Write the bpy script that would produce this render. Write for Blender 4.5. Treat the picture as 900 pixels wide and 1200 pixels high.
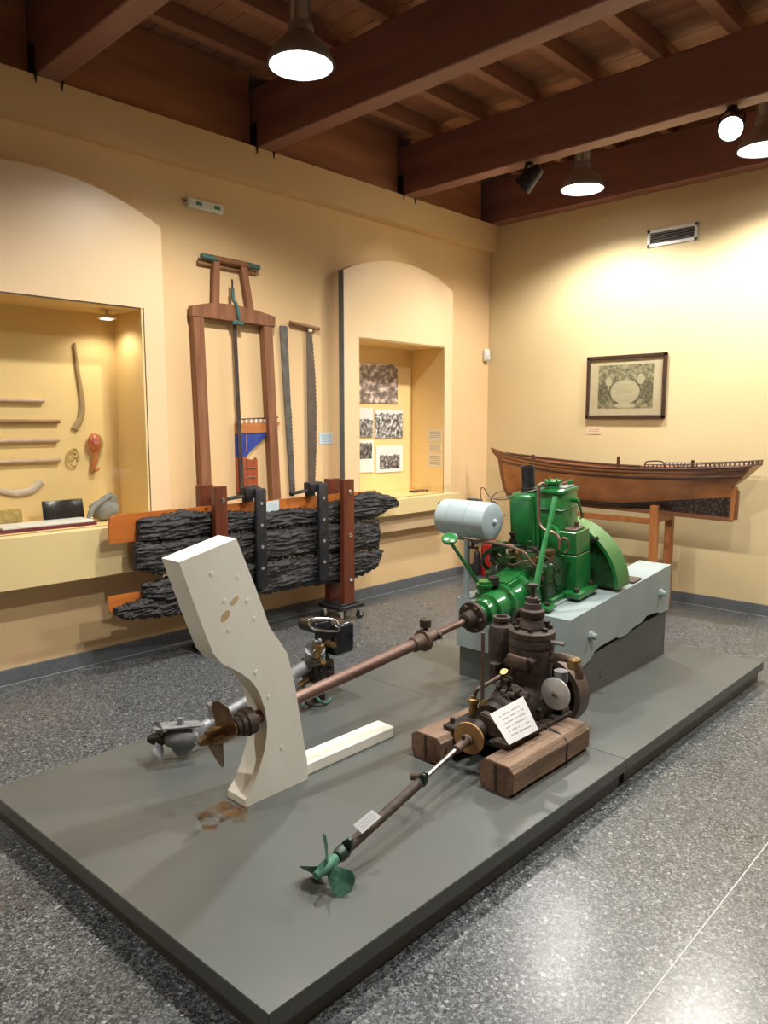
import bpy, bmesh, math, random
from mathutils import Vector, Matrix, noise
random.seed(7)
for o in list(bpy.data.objects): bpy.data.objects.remove(o)
scene = bpy.context.scene
COL = scene.collection

# ------------------------------------------------------------------ camera, world, exposure
F_PX, CAM_H, YAW, PITCH = 866.0, 1.5, math.radians(43.7), math.atan(106 / 866.0)
cam_d = bpy.data.cameras.new('camera'); cam = bpy.data.objects.new('camera', cam_d); COL.objects.link(cam)
cam.location = (0, 0, CAM_H); cam.rotation_euler = (math.pi / 2 - PITCH, 0, YAW)
cam_d.sensor_fit = 'HORIZONTAL'; cam_d.sensor_width = 36; cam_d.lens = 36 * F_PX / 900
cam_d.clip_start = 0.05
scene.camera = cam
w = bpy.data.worlds.new('world'); scene.world = w; w.use_nodes = True
w.node_tree.nodes['Background'].inputs[0].default_value = (1, .9, .75, 1)
w.node_tree.nodes['Background'].inputs[1].default_value = 0.02
vs = scene.view_settings
vs.view_transform = 'Standard'; vs.look = 'None'; vs.gamma = 1; vs.exposure = 0.0; vs.use_curve_mapping = False
LAMP_W = 53.0
LAMP_COL = (1.0, .96, .895)

# ------------------------------------------------------------------ pixel -> place helpers (900 x 1200 frame)
_v = Vector((-math.sin(YAW) * math.cos(PITCH), math.cos(YAW) * math.cos(PITCH), -math.sin(PITCH)))
_r = Vector((math.cos(YAW), math.sin(YAW), 0)); _u = _r.cross(_v); _C = Vector((0, 0, CAM_H))
def _ray(x, y): return _v + _r * ((x - 450) / F_PX) - _u * ((y - 600) / F_PX)
def onx(x, y, X): d = _ray(x, y); return _C + d * (X / d.x)
def ony(x, y, Y): d = _ray(x, y); return _C + d * (Y / d.y)
def onz(x, y, Z): d = _ray(x, y); return _C + d * ((Z - CAM_H) / d.z)

# ------------------------------------------------------------------ materials
def nt(name):
    m = bpy.data.materials.new(name); m.use_nodes = True
    t = m.node_tree; b = t.nodes['Principled BSDF']
    return m, t, b
def N(t, typ, **kw):
    n = t.nodes.new(typ)
    for k, v in kw.items(): setattr(n, k, v)
    return n
def c4(c): return (c[0], c[1], c[2], 1)
def coords(t, scale=(1, 1, 1), out='Object', loc=(0, 0, 0)):
    tc = N(t, 'ShaderNodeTexCoord'); mp = N(t, 'ShaderNodeMapping')
    mp.inputs['Scale'].default_value = scale; mp.inputs['Location'].default_value = loc
    t.links.new(tc.outputs[out], mp.inputs[0]); return mp.outputs[0]
def ramp(t, fac, stops):
    r = N(t, 'ShaderNodeValToRGB'); el = r.color_ramp.elements
    while len(el) < len(stops): el.new(.5)
    for e, (p, c) in zip(el, stops): e.position = p; e.color = c4(c)
    t.links.new(fac, r.inputs[0]); return r.outputs[0]
def mat(name, c1, c2=None, rough=.5, metal=0, scale=8, stretch=(1, 1, 1), bump=0, bscale=None, lo=.35, hi=.65, spec=.5, detail=5, coat=0, c3=None):
    m, t, b = nt(name)
    b.inputs['Roughness'].default_value = rough; b.inputs['Metallic'].default_value = metal
    b.inputs['Specular IOR Level'].default_value = spec; b.inputs['Coat Weight'].default_value = coat
    b.inputs['Coat Roughness'].default_value = .15
    b.inputs['Base Color'].default_value = c4(c1)
    if c2:
        n = N(t, 'ShaderNodeTexNoise'); n.inputs['Scale'].default_value = scale; n.inputs['Detail'].default_value = detail
        t.links.new(coords(t, stretch), n.inputs['Vector'])
        st = [(lo, c1), (hi, c2)] if not c3 else [(lo, c1), ((lo + hi) / 2, c2), (hi, c3)]
        t.links.new(ramp(t, n.outputs['Fac'], st), b.inputs['Base Color'])
    if bump:
        n2 = N(t, 'ShaderNodeTexNoise'); n2.inputs['Scale'].default_value = bscale or scale * 4; n2.inputs['Detail'].default_value = 6
        t.links.new(coords(t, stretch), n2.inputs['Vector'])
        bp = N(t, 'ShaderNodeBump'); bp.inputs['Strength'].default_value = bump; bp.inputs['Distance'].default_value = .01
        t.links.new(n2.outputs['Fac'], bp.inputs['Height']); t.links.new(bp.outputs[0], b.inputs['Normal'])
    return m
def wood(name, c1, c2, axis='y', rough=.5, scale=5, coat=0, bump=.1):
    st = {'x': (.12, 1, 1), 'y': (1, .12, 1), 'z': (1, 1, .12)}[axis]
    m = mat(name, c1, c2, rough=rough, scale=scale * 4, stretch=st, bump=bump, bscale=scale * 22, coat=coat, lo=.3, hi=.7, detail=7)
    return m
MT = {}
MT['plaster'] = mat('wall_plaster', (.74, .525, .285), (.71, .50, .265), rough=.6, scale=1.5, bump=.04, bscale=60, spec=.3)
MT['plaster_back'] = mat('back_wall_plaster', (.66, .53, .30), (.63, .505, .28), rough=.55, scale=1.5, bump=.04, bscale=60, spec=.3)
MT['panel'] = mat('cream_panel_paint', (.76, .565, .345), (.74, .545, .325), rough=.36, scale=1.2, bump=.02, bscale=40)
MT['niche'] = mat('niche_yellow_paint', (.82, .595, .27), (.80, .575, .255), rough=.5, scale=2)
MT['sill'] = mat('sill_paint', (.68, .54, .27), (.65, .515, .25), rough=.5, scale=2)
MT['beam'] = wood('dark_beam_wood', (.18, .074, .058), (.27, .12, .09), 'x', .5, 2.2, bump=.06)
MT['rafter'] = wood('rafter_wood', (.24, .10, .06), (.36, .17, .10), 'y', .55, 2.5, bump=.06)
MT['plank'] = wood('ceiling_plank_wood', (.24, .10, .058), (.38, .175, .095), 'x', .55, 2.5, bump=.06)
MT['fascia'] = wood('fascia_wood', (.26, .10, .052), (.42, .18, .085), 'y', .55, 2, bump=.06)
MT['black_iron'] = mat('black_iron', (.012, .013, .016), (.03, .03, .034), rough=.42, metal=.3, scale=30)
MT['platform'] = mat('grey_platform_paint', (.084, .094, .090), (.098, .106, .099), rough=.36, scale=2.2, bump=.02, bscale=30)
MT['platform_side'] = mat('dark_platform_edge', (.070, .076, .070), (.085, .09, .083), rough=.45, scale=4)
MT['plinth'] = mat('dark_grey_plinth', (.075, .085, .078), (.095, .104, .096), rough=.5, scale=4)
MT['bluegrey'] = mat('pale_blue_grey_paint', (.26, .32, .325), (.30, .36, .36), rough=.42, scale=5, bump=.06, bscale=16)
MT['tank_paint'] = mat('tank_blue_grey_enamel', (.32, .40, .425), (.36, .44, .465), rough=.33, scale=6)
MT['green'] = mat('green_enamel', (.010, .125, .026), (.016, .155, .038), rough=.28, scale=9, coat=.35, bump=.04, bscale=50)
MT['green_dark'] = mat('oily_shaded_green_enamel', (.012, .085, .020), (.02, .04, .018), rough=.35, scale=25, bump=.1, bscale=80, coat=.2)  # mottled dark green; on the guard plates it also paints their shade
MT['green_lever'] = mat('lever_green_enamel', (.03, .20, .06), (.05, .25, .09), rough=.35, scale=12)
MT['rust'] = mat('rusty_iron', (.036, .028, .024), (.092, .062, .046), rough=.66, metal=.35, scale=22, bump=.25, bscale=90, lo=.35, hi=.75)
MT['rust_dark'] = mat('dark_oily_iron', (.014, .012, .011), (.05, .035, .026), rough=.55, metal=.4, scale=20, bump=.25, bscale=90)
MT['rust_brown'] = mat('brown_iron', (.075, .048, .036), (.14, .092, .066), rough=.6, metal=.3, scale=18, bump=.15, bscale=70)
MT['rim'] = mat('flywheel_rim_iron', (.10, .075, .06), (.15, .11, .09), rough=.5, metal=.5, scale=14, bump=.1)
MT['shaft_pipe'] = mat('reddish_shaft_steel', (.13, .072, .055), (.19, .12, .10), rough=.45, metal=.5, scale=14, stretch=(1, .3, 1), bump=.06)
MT['steel'] = mat('bright_steel', (.55, .55, .54), (.40, .40, .39), rough=.28, metal=.95, scale=15)
MT['alu'] = mat('brushed_aluminium', (.60, .60, .58), (.50, .50, .48), rough=.42, metal=.45, scale=40)
MT['alu_dull'] = mat('weathered_aluminium', (.30, .31, .32), (.18, .19, .20), rough=.55, metal=.5, scale=14, bump=.12)
MT['copper'] = mat('dull_copper_tube', (.25, .155, .115), (.19, .12, .09), rough=.42, metal=.55, scale=18)
MT['brass'] = mat('dull_brass', (.34, .22, .09), (.20, .13, .06), rough=.4, metal=.8, scale=25)
MT['bronze'] = mat('dark_bronze', (.13, .075, .035), (.23, .145, .065), rough=.33, metal=.85, scale=9, bump=.05)
MT['verdigris'] = mat('verdigris_bronze', (.045, .17, .115), (.09, .24, .17), rough=.6, metal=.2, scale=16, bump=.15, bscale=60, c3=(.03, .10, .07))
MT['dark_bronze'] = mat('dark_greenish_bronze', (.035, .055, .045), (.075, .10, .08), rough=.45, metal=.6, scale=20, bump=.1)
MT['orange_disc'] = mat('ochre_rusty_disc', (.30, .155, .055), (.38, .21, .08), rough=.6, scale=20, bump=.1)
MT['white_wood'] = mat('cream_white_painted_wood', (.78, .78, .71), (.74, .73, .64), rough=.45, scale=5, stretch=(1, 1, .3), bump=.05, bscale=18)
MT['white_knot'] = mat('bare_wood_knot', (.50, .36, .19), (.62, .48, .30), rough=.6, scale=30)
MT['old_timber'] = wood('weathered_pine', (.12, .075, .048), (.27, .18, .12), 'y', .8, 5, bump=.35)
MT['timber_end'] = mat('timber_end_grain', (.12, .066, .042), (.22, .13, .085), rough=.85, scale=30, bump=.4)
MT['wreck'] = mat('blackened_wreck_wood', (.006, .006, .0065), (.026, .025, .026), rough=.6, scale=34, stretch=(1, .14, 1), bump=1.0, bscale=80, lo=.3, hi=.85, c3=(.11, .10, .095), detail=8)
MT['orange_board'] = wood('varnished_orange_board', (.36, .095, .016), (.52, .165, .03), 'y', .32, 3, coat=.3, bump=.03)
MT['red_post'] = wood('varnished_red_brown_post', (.085, .018, .008), (.14, .034, .015), 'z', .32, 4, coat=.35, bump=.04)
MT['saw_wood'] = wood('old_brown_saw_wood', (.16, .060, .026), (.27, .115, .052), 'z', .5, 5, bump=.1)
MT['teal'] = mat('worn_teal_paint', (.035, .095, .085), (.06, .14, .12), rough=.55, scale=30)
MT['saw_steel'] = mat('dull_saw_steel', (.16, .155, .15), (.10, .095, .09), rough=.5, metal=.6, scale=12)
MT['saw_steel2'] = mat('brownish_saw_steel', (.14, .105, .085), (.10, .08, .065), rough=.55, metal=.4, scale=12)
MT['tan_wood'] = wood('tan_handle_wood', (.22, .11, .045), (.32, .17, .08), 'y', .6, 6)
MT['hull'] = None
MT['deck'] = wood('model_deck_wood', (.16, .062, .026), (.24, .10, .045), 'x', .45, 8, bump=.05)
MT['model_dark'] = wood('dark_model_trim', (.045, .016, .009), (.085, .030, .016), 'x', .4, 6, coat=.2)
MT['trestle'] = wood('orange_trestle_wood', (.34, .115, .03), (.46, .18, .055), 'z', .4, 5, coat=.2, bump=.05)
MT['keel_dark'] = mat('speckled_dark_bottom', (.012, .009, .008), (.10, .07, .06), rough=.6, scale=60, bump=.5, bscale=90, lo=.5, hi=.66)
MT['red'] = mat('extinguisher_red_enamel', (.42, .012, .012), (.38, .01, .01), rough=.3, scale=4)
MT['black'] = mat('black_plastic', (.014, .014, .015), (.02, .02, .021), rough=.4, scale=20)
MT['black_gloss'] = mat('black_gloss_plastic', (.010, .011, .014), (.016, .017, .02), rough=.2, scale=20)
MT['white'] = mat('white_plastic', (.78, .78, .74), (.74, .74, .70), rough=.4, scale=10)
MT['grey_metal'] = mat('lamp_grey_metal', (.36, .35, .35), (.31, .30, .30), rough=.45, metal=.5, scale=10)
MT['chrome'] = mat('chrome', (.8, .8, .8), (.7, .7, .7), rough=.15, metal=1, scale=10)
MT['frame'] = mat('dark_picture_frame', (.035, .018, .013), (.06, .03, .02), rough=.35, scale=20)
MT['cloth'] = mat('grey_cloth', (.20, .20, .19), (.28, .28, .26), rough=.9, scale=18, bump=.3, bscale=120)
MT['bone'] = mat('pale_worn_wood', (.46, .37, .28), (.60, .50, .40), rough=.6, scale=18)
MT['rod'] = mat('pinkish_rod_wood', (.42, .27, .19), (.52, .36, .26), rough=.35, scale=14, coat=.2)
MT['red_brown'] = mat('red_glazed_block', (.42, .085, .03), (.55, .20, .06), rough=.3, scale=18)
MT['straw'] = mat('straw_rope', (.42, .30, .10), (.55, .40, .16), rough=.7, scale=40)
MT['maroon'] = mat('maroon_cloth_cover', (.16, .012, .03), (.12, .01, .02), rough=.6, scale=30)
MT['blue'] = mat('blue_model_paint', (.02, .045, .26), (.03, .06, .32), rough=.45, scale=18)
MT['model_orange'] = wood('model_orange_wood', (.42, .14, .035), (.52, .20, .06), 'y', .4, 8)
MT['model_red'] = wood('model_red_wood', (.26, .05, .02), (.34, .08, .035), 'z', .4, 8)
MT['dark_slot'] = mat('dark_gap', (.02, .02, .02), rough=.8)
MT['gold'] = mat('gilded_card', (.46, .34, .09), (.30, .20, .05), rough=.5, scale=24)
MT['green_print'] = mat('green_pictogram', (.05, .22, .11), rough=.5)
MT['strip'] = mat('light_joint_strip', (.42, .43, .42), rough=.45)
MT['baseboard'] = mat('grey_terrazzo_baseboard', (.085, .095, .105), (.125, .135, .145), rough=.3, scale=90)

def terrazzo():
    m, t, b = nt('terrazzo_floor')
    co = coords(t)
    v1 = N(t, 'ShaderNodeTexVoronoi'); v1.inputs['Scale'].default_value = 105; v1.inputs['Randomness'].default_value = 1
    v2 = N(t, 'ShaderNodeTexVoronoi'); v2.inputs['Scale'].default_value = 210
    n1 = N(t, 'ShaderNodeTexNoise'); n1.inputs['Scale'].default_value = 60; n1.inputs['Detail'].default_value = 4
    for x in (v1, v2, n1): t.links.new(co, x.inputs['Vector'])
    s1 = N(t, 'ShaderNodeSeparateColor'); t.links.new(v1.outputs['Color'], s1.inputs[0])
    s2 = N(t, 'ShaderNodeSeparateColor'); t.links.new(v2.outputs['Color'], s2.inputs[0])
    a = ramp(t, s1.outputs[0], [(0, (.015, .019, .022)), (.35, (.047, .055, .061)), (.7, (.106, .117, .122)), (.92, (.185, .198, .20)), (1, (.33, .345, .345))])
    c = ramp(t, s2.outputs[1], [(0, (.017, .021, .024)), (.6, (.080, .088, .093)), (1, (.225, .235, .236))])
    mx = N(t, 'ShaderNodeMix', data_type='RGBA')
    gt = N(t, 'ShaderNodeMath', operation='GREATER_THAN'); gt.inputs[1].default_value = .5
    t.links.new(n1.outputs['Fac'], gt.inputs[0]); t.links.new(gt.outputs[0], mx.inputs[0])
    t.links.new(a, mx.inputs[6]); t.links.new(c, mx.inputs[7])
    t.links.new(mx.outputs[2], b.inputs['Base Color'])
    n2 = N(t, 'ShaderNodeTexNoise'); n2.inputs['Scale'].default_value = 3.0; t.links.new(co, n2.inputs['Vector'])
    rr = N(t, 'ShaderNodeMapRange'); rr.inputs[3].default_value = .22; rr.inputs[4].default_value = .36
    t.links.new(n2.outputs['Fac'], rr.inputs[0]); t.links.new(rr.outputs[0], b.inputs['Roughness'])
    return m
MT['terrazzo'] = terrazzo()

def hull_mat():
    m, t, b = nt('planked_hull_wood')
    b.inputs['Roughness'].default_value = .36; b.inputs['Coat Weight'].default_value = .25
    co = coords(t, (.6, 1, 1))
    n = N(t, 'ShaderNodeTexNoise'); n.inputs['Scale'].default_value = 9; n.inputs['Detail'].default_value = 6; t.links.new(co, n.inputs['Vector'])
    base = ramp(t, n.outputs['Fac'], [(.3, (.27, .092, .026)), (.7, (.43, .17, .05))])
    wv = N(t, 'ShaderNodeTexWave', wave_type='BANDS', bands_direction='Z'); wv.inputs['Scale'].default_value = 26; wv.inputs['Distortion'].default_value = .6
    t.links.new(coords(t, (.3, .3, 1)), wv.inputs['Vector'])
    line = ramp(t, wv.outputs['Fac'], [(0, (.45, .45, .45)), (.12, (1, 1, 1))])
    mx = N(t, 'ShaderNodeMix', data_type='RGBA', blend_type='MULTIPLY'); mx.inputs[0].default_value = .8
    t.links.new(base, mx.inputs[6]); t.links.new(line, mx.inputs[7])
    # dark painted bottom, rising towards the stern (the model's own paint line)
    sp = N(t, 'ShaderNodeSeparateXYZ'); tc = N(t, 'ShaderNodeTexCoord'); t.links.new(tc.outputs['Object'], sp.inputs[0])
    r1 = N(t, 'ShaderNodeMapRange'); r1.inputs[1].default_value = .15; r1.inputs[2].default_value = 1.02; r1.inputs[3].default_value = .062; r1.inputs[4].default_value = .165
    t.links.new(sp.outputs[0], r1.inputs[0])
    lt = N(t, 'ShaderNodeMath', operation='LESS_THAN'); t.links.new(sp.outputs[2], lt.inputs[0]); t.links.new(r1.outputs[0], lt.inputs[1])
    n2 = N(t, 'ShaderNodeTexNoise'); n2.inputs['Scale'].default_value = 60; t.links.new(coords(t), n2.inputs['Vector'])
    dk = ramp(t, n2.outputs['Fac'], [(.50, (.018, .010, .008)), (.66, (.11, .075, .06))])
    m2 = N(t, 'ShaderNodeMix', data_type='RGBA'); t.links.new(lt.outputs[0], m2.inputs[0]); t.links.new(mx.outputs[2], m2.inputs[6]); t.links.new(dk, m2.inputs[7])
    t.links.new(m2.outputs[2], b.inputs['Base Color'])
    return m
MT['hull'] = hull_mat()

def glass_mat():
    m, t, b = nt('clear_display_glass')
    t.nodes.remove(b); out = t.nodes['Material Output']
    tr = N(t, 'ShaderNodeBsdfTransparent'); tr.inputs[0].default_value = (.97, .98, .965, 1)
    gl = N(t, 'ShaderNodeBsdfGlossy'); gl.inputs['Roughness'].default_value = .03
    lw = N(t, 'ShaderNodeLayerWeight'); lw.inputs['Blend'].default_value = .5
    pw = N(t, 'ShaderNodeMath', operation='POWER'); pw.inputs[1].default_value = 4; t.links.new(lw.outputs['Facing'], pw.inputs[0])
    fr = N(t, 'ShaderNodeMath', operation='MULTIPLY_ADD'); fr.inputs[1].default_value = .5; fr.inputs[2].default_value = .025; t.links.new(pw.outputs[0], fr.inputs[0])
    mx = N(t, 'ShaderNodeMixShader')
    t.links.new(fr.outputs[0], mx.inputs[0]); t.links.new(tr.outputs[0], mx.inputs[1]); t.links.new(gl.outputs[0], mx.inputs[2])
    t.links.new(mx.outputs[0], out.inputs[0]); return m
MT['glass'] = glass_mat()

def emit(name, c, s):
    m, t, b = nt(name); b.inputs['Base Color'].default_value = c4(c)
    b.inputs['Emission Color'].default_value = c4(c); b.inputs['Emission Strength'].default_value = s; return m
MT['bulb'] = emit('lit_lamp_bulb', (1, .97, .93), 14)
MT['lens'] = emit('lit_spot_lens', (1, .93, .78), 30)

def text_mat(name, paper, ink, lines=10, vert='Z', horiz='Y', ragged=.35, margin=.12):
    """paper with rows of grey print, illegible at the photograph's scale"""
    m, t, b = nt(name); b.inputs['Roughness'].default_value = .6
    tc = N(t, 'ShaderNodeTexCoord'); sp = N(t, 'ShaderNodeSeparateXYZ'); t.links.new(tc.outputs['UV'], sp.inputs[0])
    def mth(op, a, bb=None):
        n = N(t, 'ShaderNodeMath', operation=op)
        for i, x in enumerate((a, bb)):
            if x is None: continue
            if isinstance(x, (int, float)): n.inputs[i].default_value = x
            else: t.links.new(x, n.inputs[i])
        return n.outputs[0]
    U, V = sp.outputs[0], sp.outputs[1]
    row = mth('FRACT', mth('MULTIPLY', V, lines)); inrow = mth('MULTIPLY', mth('GREATER_THAN', row, .3), mth('LESS_THAN', row, .62))
    inx = mth('MULTIPLY', mth('GREATER_THAN', U, margin), mth('LESS_THAN', U, 1 - margin))
    iny = mth('MULTIPLY', mth('GREATER_THAN', V, margin), mth('LESS_THAN', V, 1 - margin))
    n = N(t, 'ShaderNodeTexNoise'); n.inputs['Scale'].default_value = 1; n.inputs['Detail'].default_value = 2
    mp = N(t, 'ShaderNodeMapping'); mp.inputs['Scale'].default_value = (lines * 2.2, lines * 1.0, 1); t.links.new(tc.outputs['UV'], mp.inputs[0])
    t.links.new(mp.outputs[0], n.inputs['Vector'])
    ok = mth('GREATER_THAN', n.outputs['Fac'], ragged)
    f = mth('MULTIPLY', mth('MULTIPLY', inrow, inx), mth('MULTIPLY', iny, ok))
    mx = N(t, 'ShaderNodeMix', data_type='RGBA'); mx.inputs[6].default_value = c4(paper); mx.inputs[7].default_value = c4(ink)
    t.links.new(f, mx.inputs[0]); t.links.new(mx.outputs[2], b.inputs['Base Color']); return m
MT['card_blue'] = text_mat('pale_blue_printed_card', (.52, .62, .66), (.30, .37, .42), 6)
MT['card_white'] = text_mat('white_printed_card', (.78, .79, .80), (.38, .39, .42), 8, ragged=.42, margin=.16)
MT['card_shaft'] = text_mat('white_shaft_card', (.74, .76, .80), (.40, .43, .48), 5)
MT['card_tan'] = text_mat('pale_printed_card', (.72, .62, .45), (.30, .25, .18), 7)
MT['card_tan2'] = text_mat('pale_tan_card', (.66, .52, .36), (.34, .24, .16), 4)

def photo_mat(name, seed, border=.0, sepia=False, bands=(.35, .6), contrast=(.03, .75), low=0.0):
    m, t, b = nt(name); b.inputs['Roughness'].default_value = .35
    tc = N(t, 'ShaderNodeTexCoord')
    def mth(op, a, bb=None):
        n = N(t, 'ShaderNodeMath', operation=op)
        for i, x in enumerate((a, bb)):
            if x is None: continue
            if isinstance(x, (int, float)): n.inputs[i].default_value = x
            else: t.links.new(x, n.inputs[i])
        return n.outputs[0]
    sp = N(t, 'ShaderNodeSeparateXYZ'); t.links.new(tc.outputs['UV'], sp.inputs[0]); U, V = sp.outputs[0], sp.outputs[1]
    def noi(sx, sy, det):
        mp = N(t, 'ShaderNodeMapping'); mp.inputs['Scale'].default_value = (sx, sy, 1); mp.inputs['Location'].default_value = (seed * 3.1, seed * 1.7, 0)
        t.links.new(tc.outputs['UV'], mp.inputs[0]); n = N(t, 'ShaderNodeTexNoise'); n.inputs['Scale'].default_value = 1; n.inputs['Detail'].default_value = det
        t.links.new(mp.outputs[0], n.inputs['Vector']); return n.outputs['Fac']
    fig = noi(13, 7, 3)
    sky = mth('GREATER_THAN', mth('ADD', V, mth('MULTIPLY', mth('SUBTRACT', noi(6, 2, 3), .5), .3)), bands[1])
    figc = ramp(t, fig, [(.36, (contrast[0],) * 3), (.52, ((contrast[0] + contrast[1]) * .32,) * 3), (.66, (contrast[1],) * 3)])
    mx = N(t, 'ShaderNodeMix', data_type='RGBA'); t.links.new(sky, mx.inputs[0]); t.links.new(figc, mx.inputs[6])
    mx.inputs[7].default_value = c4((.70, .70, .69))
    col = mx.outputs[2]
    if sepia:
        m2 = N(t, 'ShaderNodeMix', data_type='RGBA', blend_type='MULTIPLY'); m2.inputs[0].default_value = 1
        t.links.new(col, m2.inputs[6]); m2.inputs[7].default_value = (1, .80, .70, 1); col = m2.outputs[2]
    if border:
        inb = mth('MULTIPLY', mth('MULTIPLY', mth('GREATER_THAN', U, border), mth('LESS_THAN', U, 1 - border)),
                  mth('MULTIPLY', mth('GREATER_THAN', V, border + low), mth('LESS_THAN', V, 1 - border)))
        m3 = N(t, 'ShaderNodeMix', data_type='RGBA'); m3.inputs[6].default_value = c4((.78, .77, .74)); t.links.new(inb, m3.inputs[0]); t.links.new(col, m3.inputs[7]); col = m3.outputs[2]
    t.links.new(col, b.inputs['Base Color']); return m

def engraving_mat():
    m, t, b = nt('aged_engraving_print'); b.inputs['Roughness'].default_value = .4
    tc = N(t, 'ShaderNodeTexCoord')
    def mth(op, a, bb=None):
        n = N(t, 'ShaderNodeMath', operation=op)
        for i, x in enumerate((a, bb)):
            if x is None: continue
            if isinstance(x, (int, float)): n.inputs[i].default_value = x
            else: t.links.new(x, n.inputs[i])
        return n.outputs[0]
    sp = N(t, 'ShaderNodeSeparateXYZ'); t.links.new(tc.outputs['UV'], sp.inputs[0]); U, V = sp.outputs[0], sp.outputs[1]
    def ell(cx, cy, rx, ry):
        a = mth('POWER', mth('DIVIDE', mth('SUBTRACT', U, cx), rx), 2); c = mth('POWER', mth('DIVIDE', mth('SUBTRACT', V, cy), ry), 2)
        return mth('LESS_THAN', mth('ADD', a, c), 1)
    def noi(sx, sy, det):
        mp = N(t, 'ShaderNodeMapping'); mp.inputs['Scale'].default_value = (sx, sy, 1)
        t.links.new(tc.outputs['UV'], mp.inputs[0]); n = N(t, 'ShaderNodeTexNoise'); n.inputs['Scale'].default_value = 1; n.inputs['Detail'].default_value = det
        t.links.new(mp.outputs[0], n.inputs['Vector']); return n.outputs['Fac']
    base = ramp(t, noi(14, 10, 8), [(.34, (.10, .095, .06)), (.5, (.24, .215, .13)), (.66, (.44, .385, .24))])
    def over(col, mask, c):
        mx = N(t, 'ShaderNodeMix', data_type='RGBA'); t.links.new(mask, mx.inputs[0]); t.links.new(col, mx.inputs[6])
        if isinstance(c, tuple): mx.inputs[7].default_value = c4(c)
        else: t.links.new(c, mx.inputs[7])
        return mx.outputs[2]
    pale = ramp(t, noi(3, 40, 2), [(.4, (.42, .37, .24)), (.6, (.50, .44, .29))])
    dark = ramp(t, noi(30, 18, 6), [(.35, (.045, .043, .03)), (.65, (.22, .20, .12))])
    col = over(base, ell(.1, .34, .1, .27), dark); col = over(col, ell(.9, .38, .1, .3), dark)
    col = over(col, ell(.5, .36, .30, .33), dark); col = over(col, ell(.5, .38, .265, .28), pale)
    col = over(col, ell(.5, .8, .24, .16), base); col = over(col, ell(.2, .62, .06, .10), pale); col = over(col, ell(.78, .66, .065, .12), pale)
    col = over(col, ell(.5, .06, .2, .06), pale)
    t.links.new(col, b.inputs['Base Color']); return m

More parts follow.
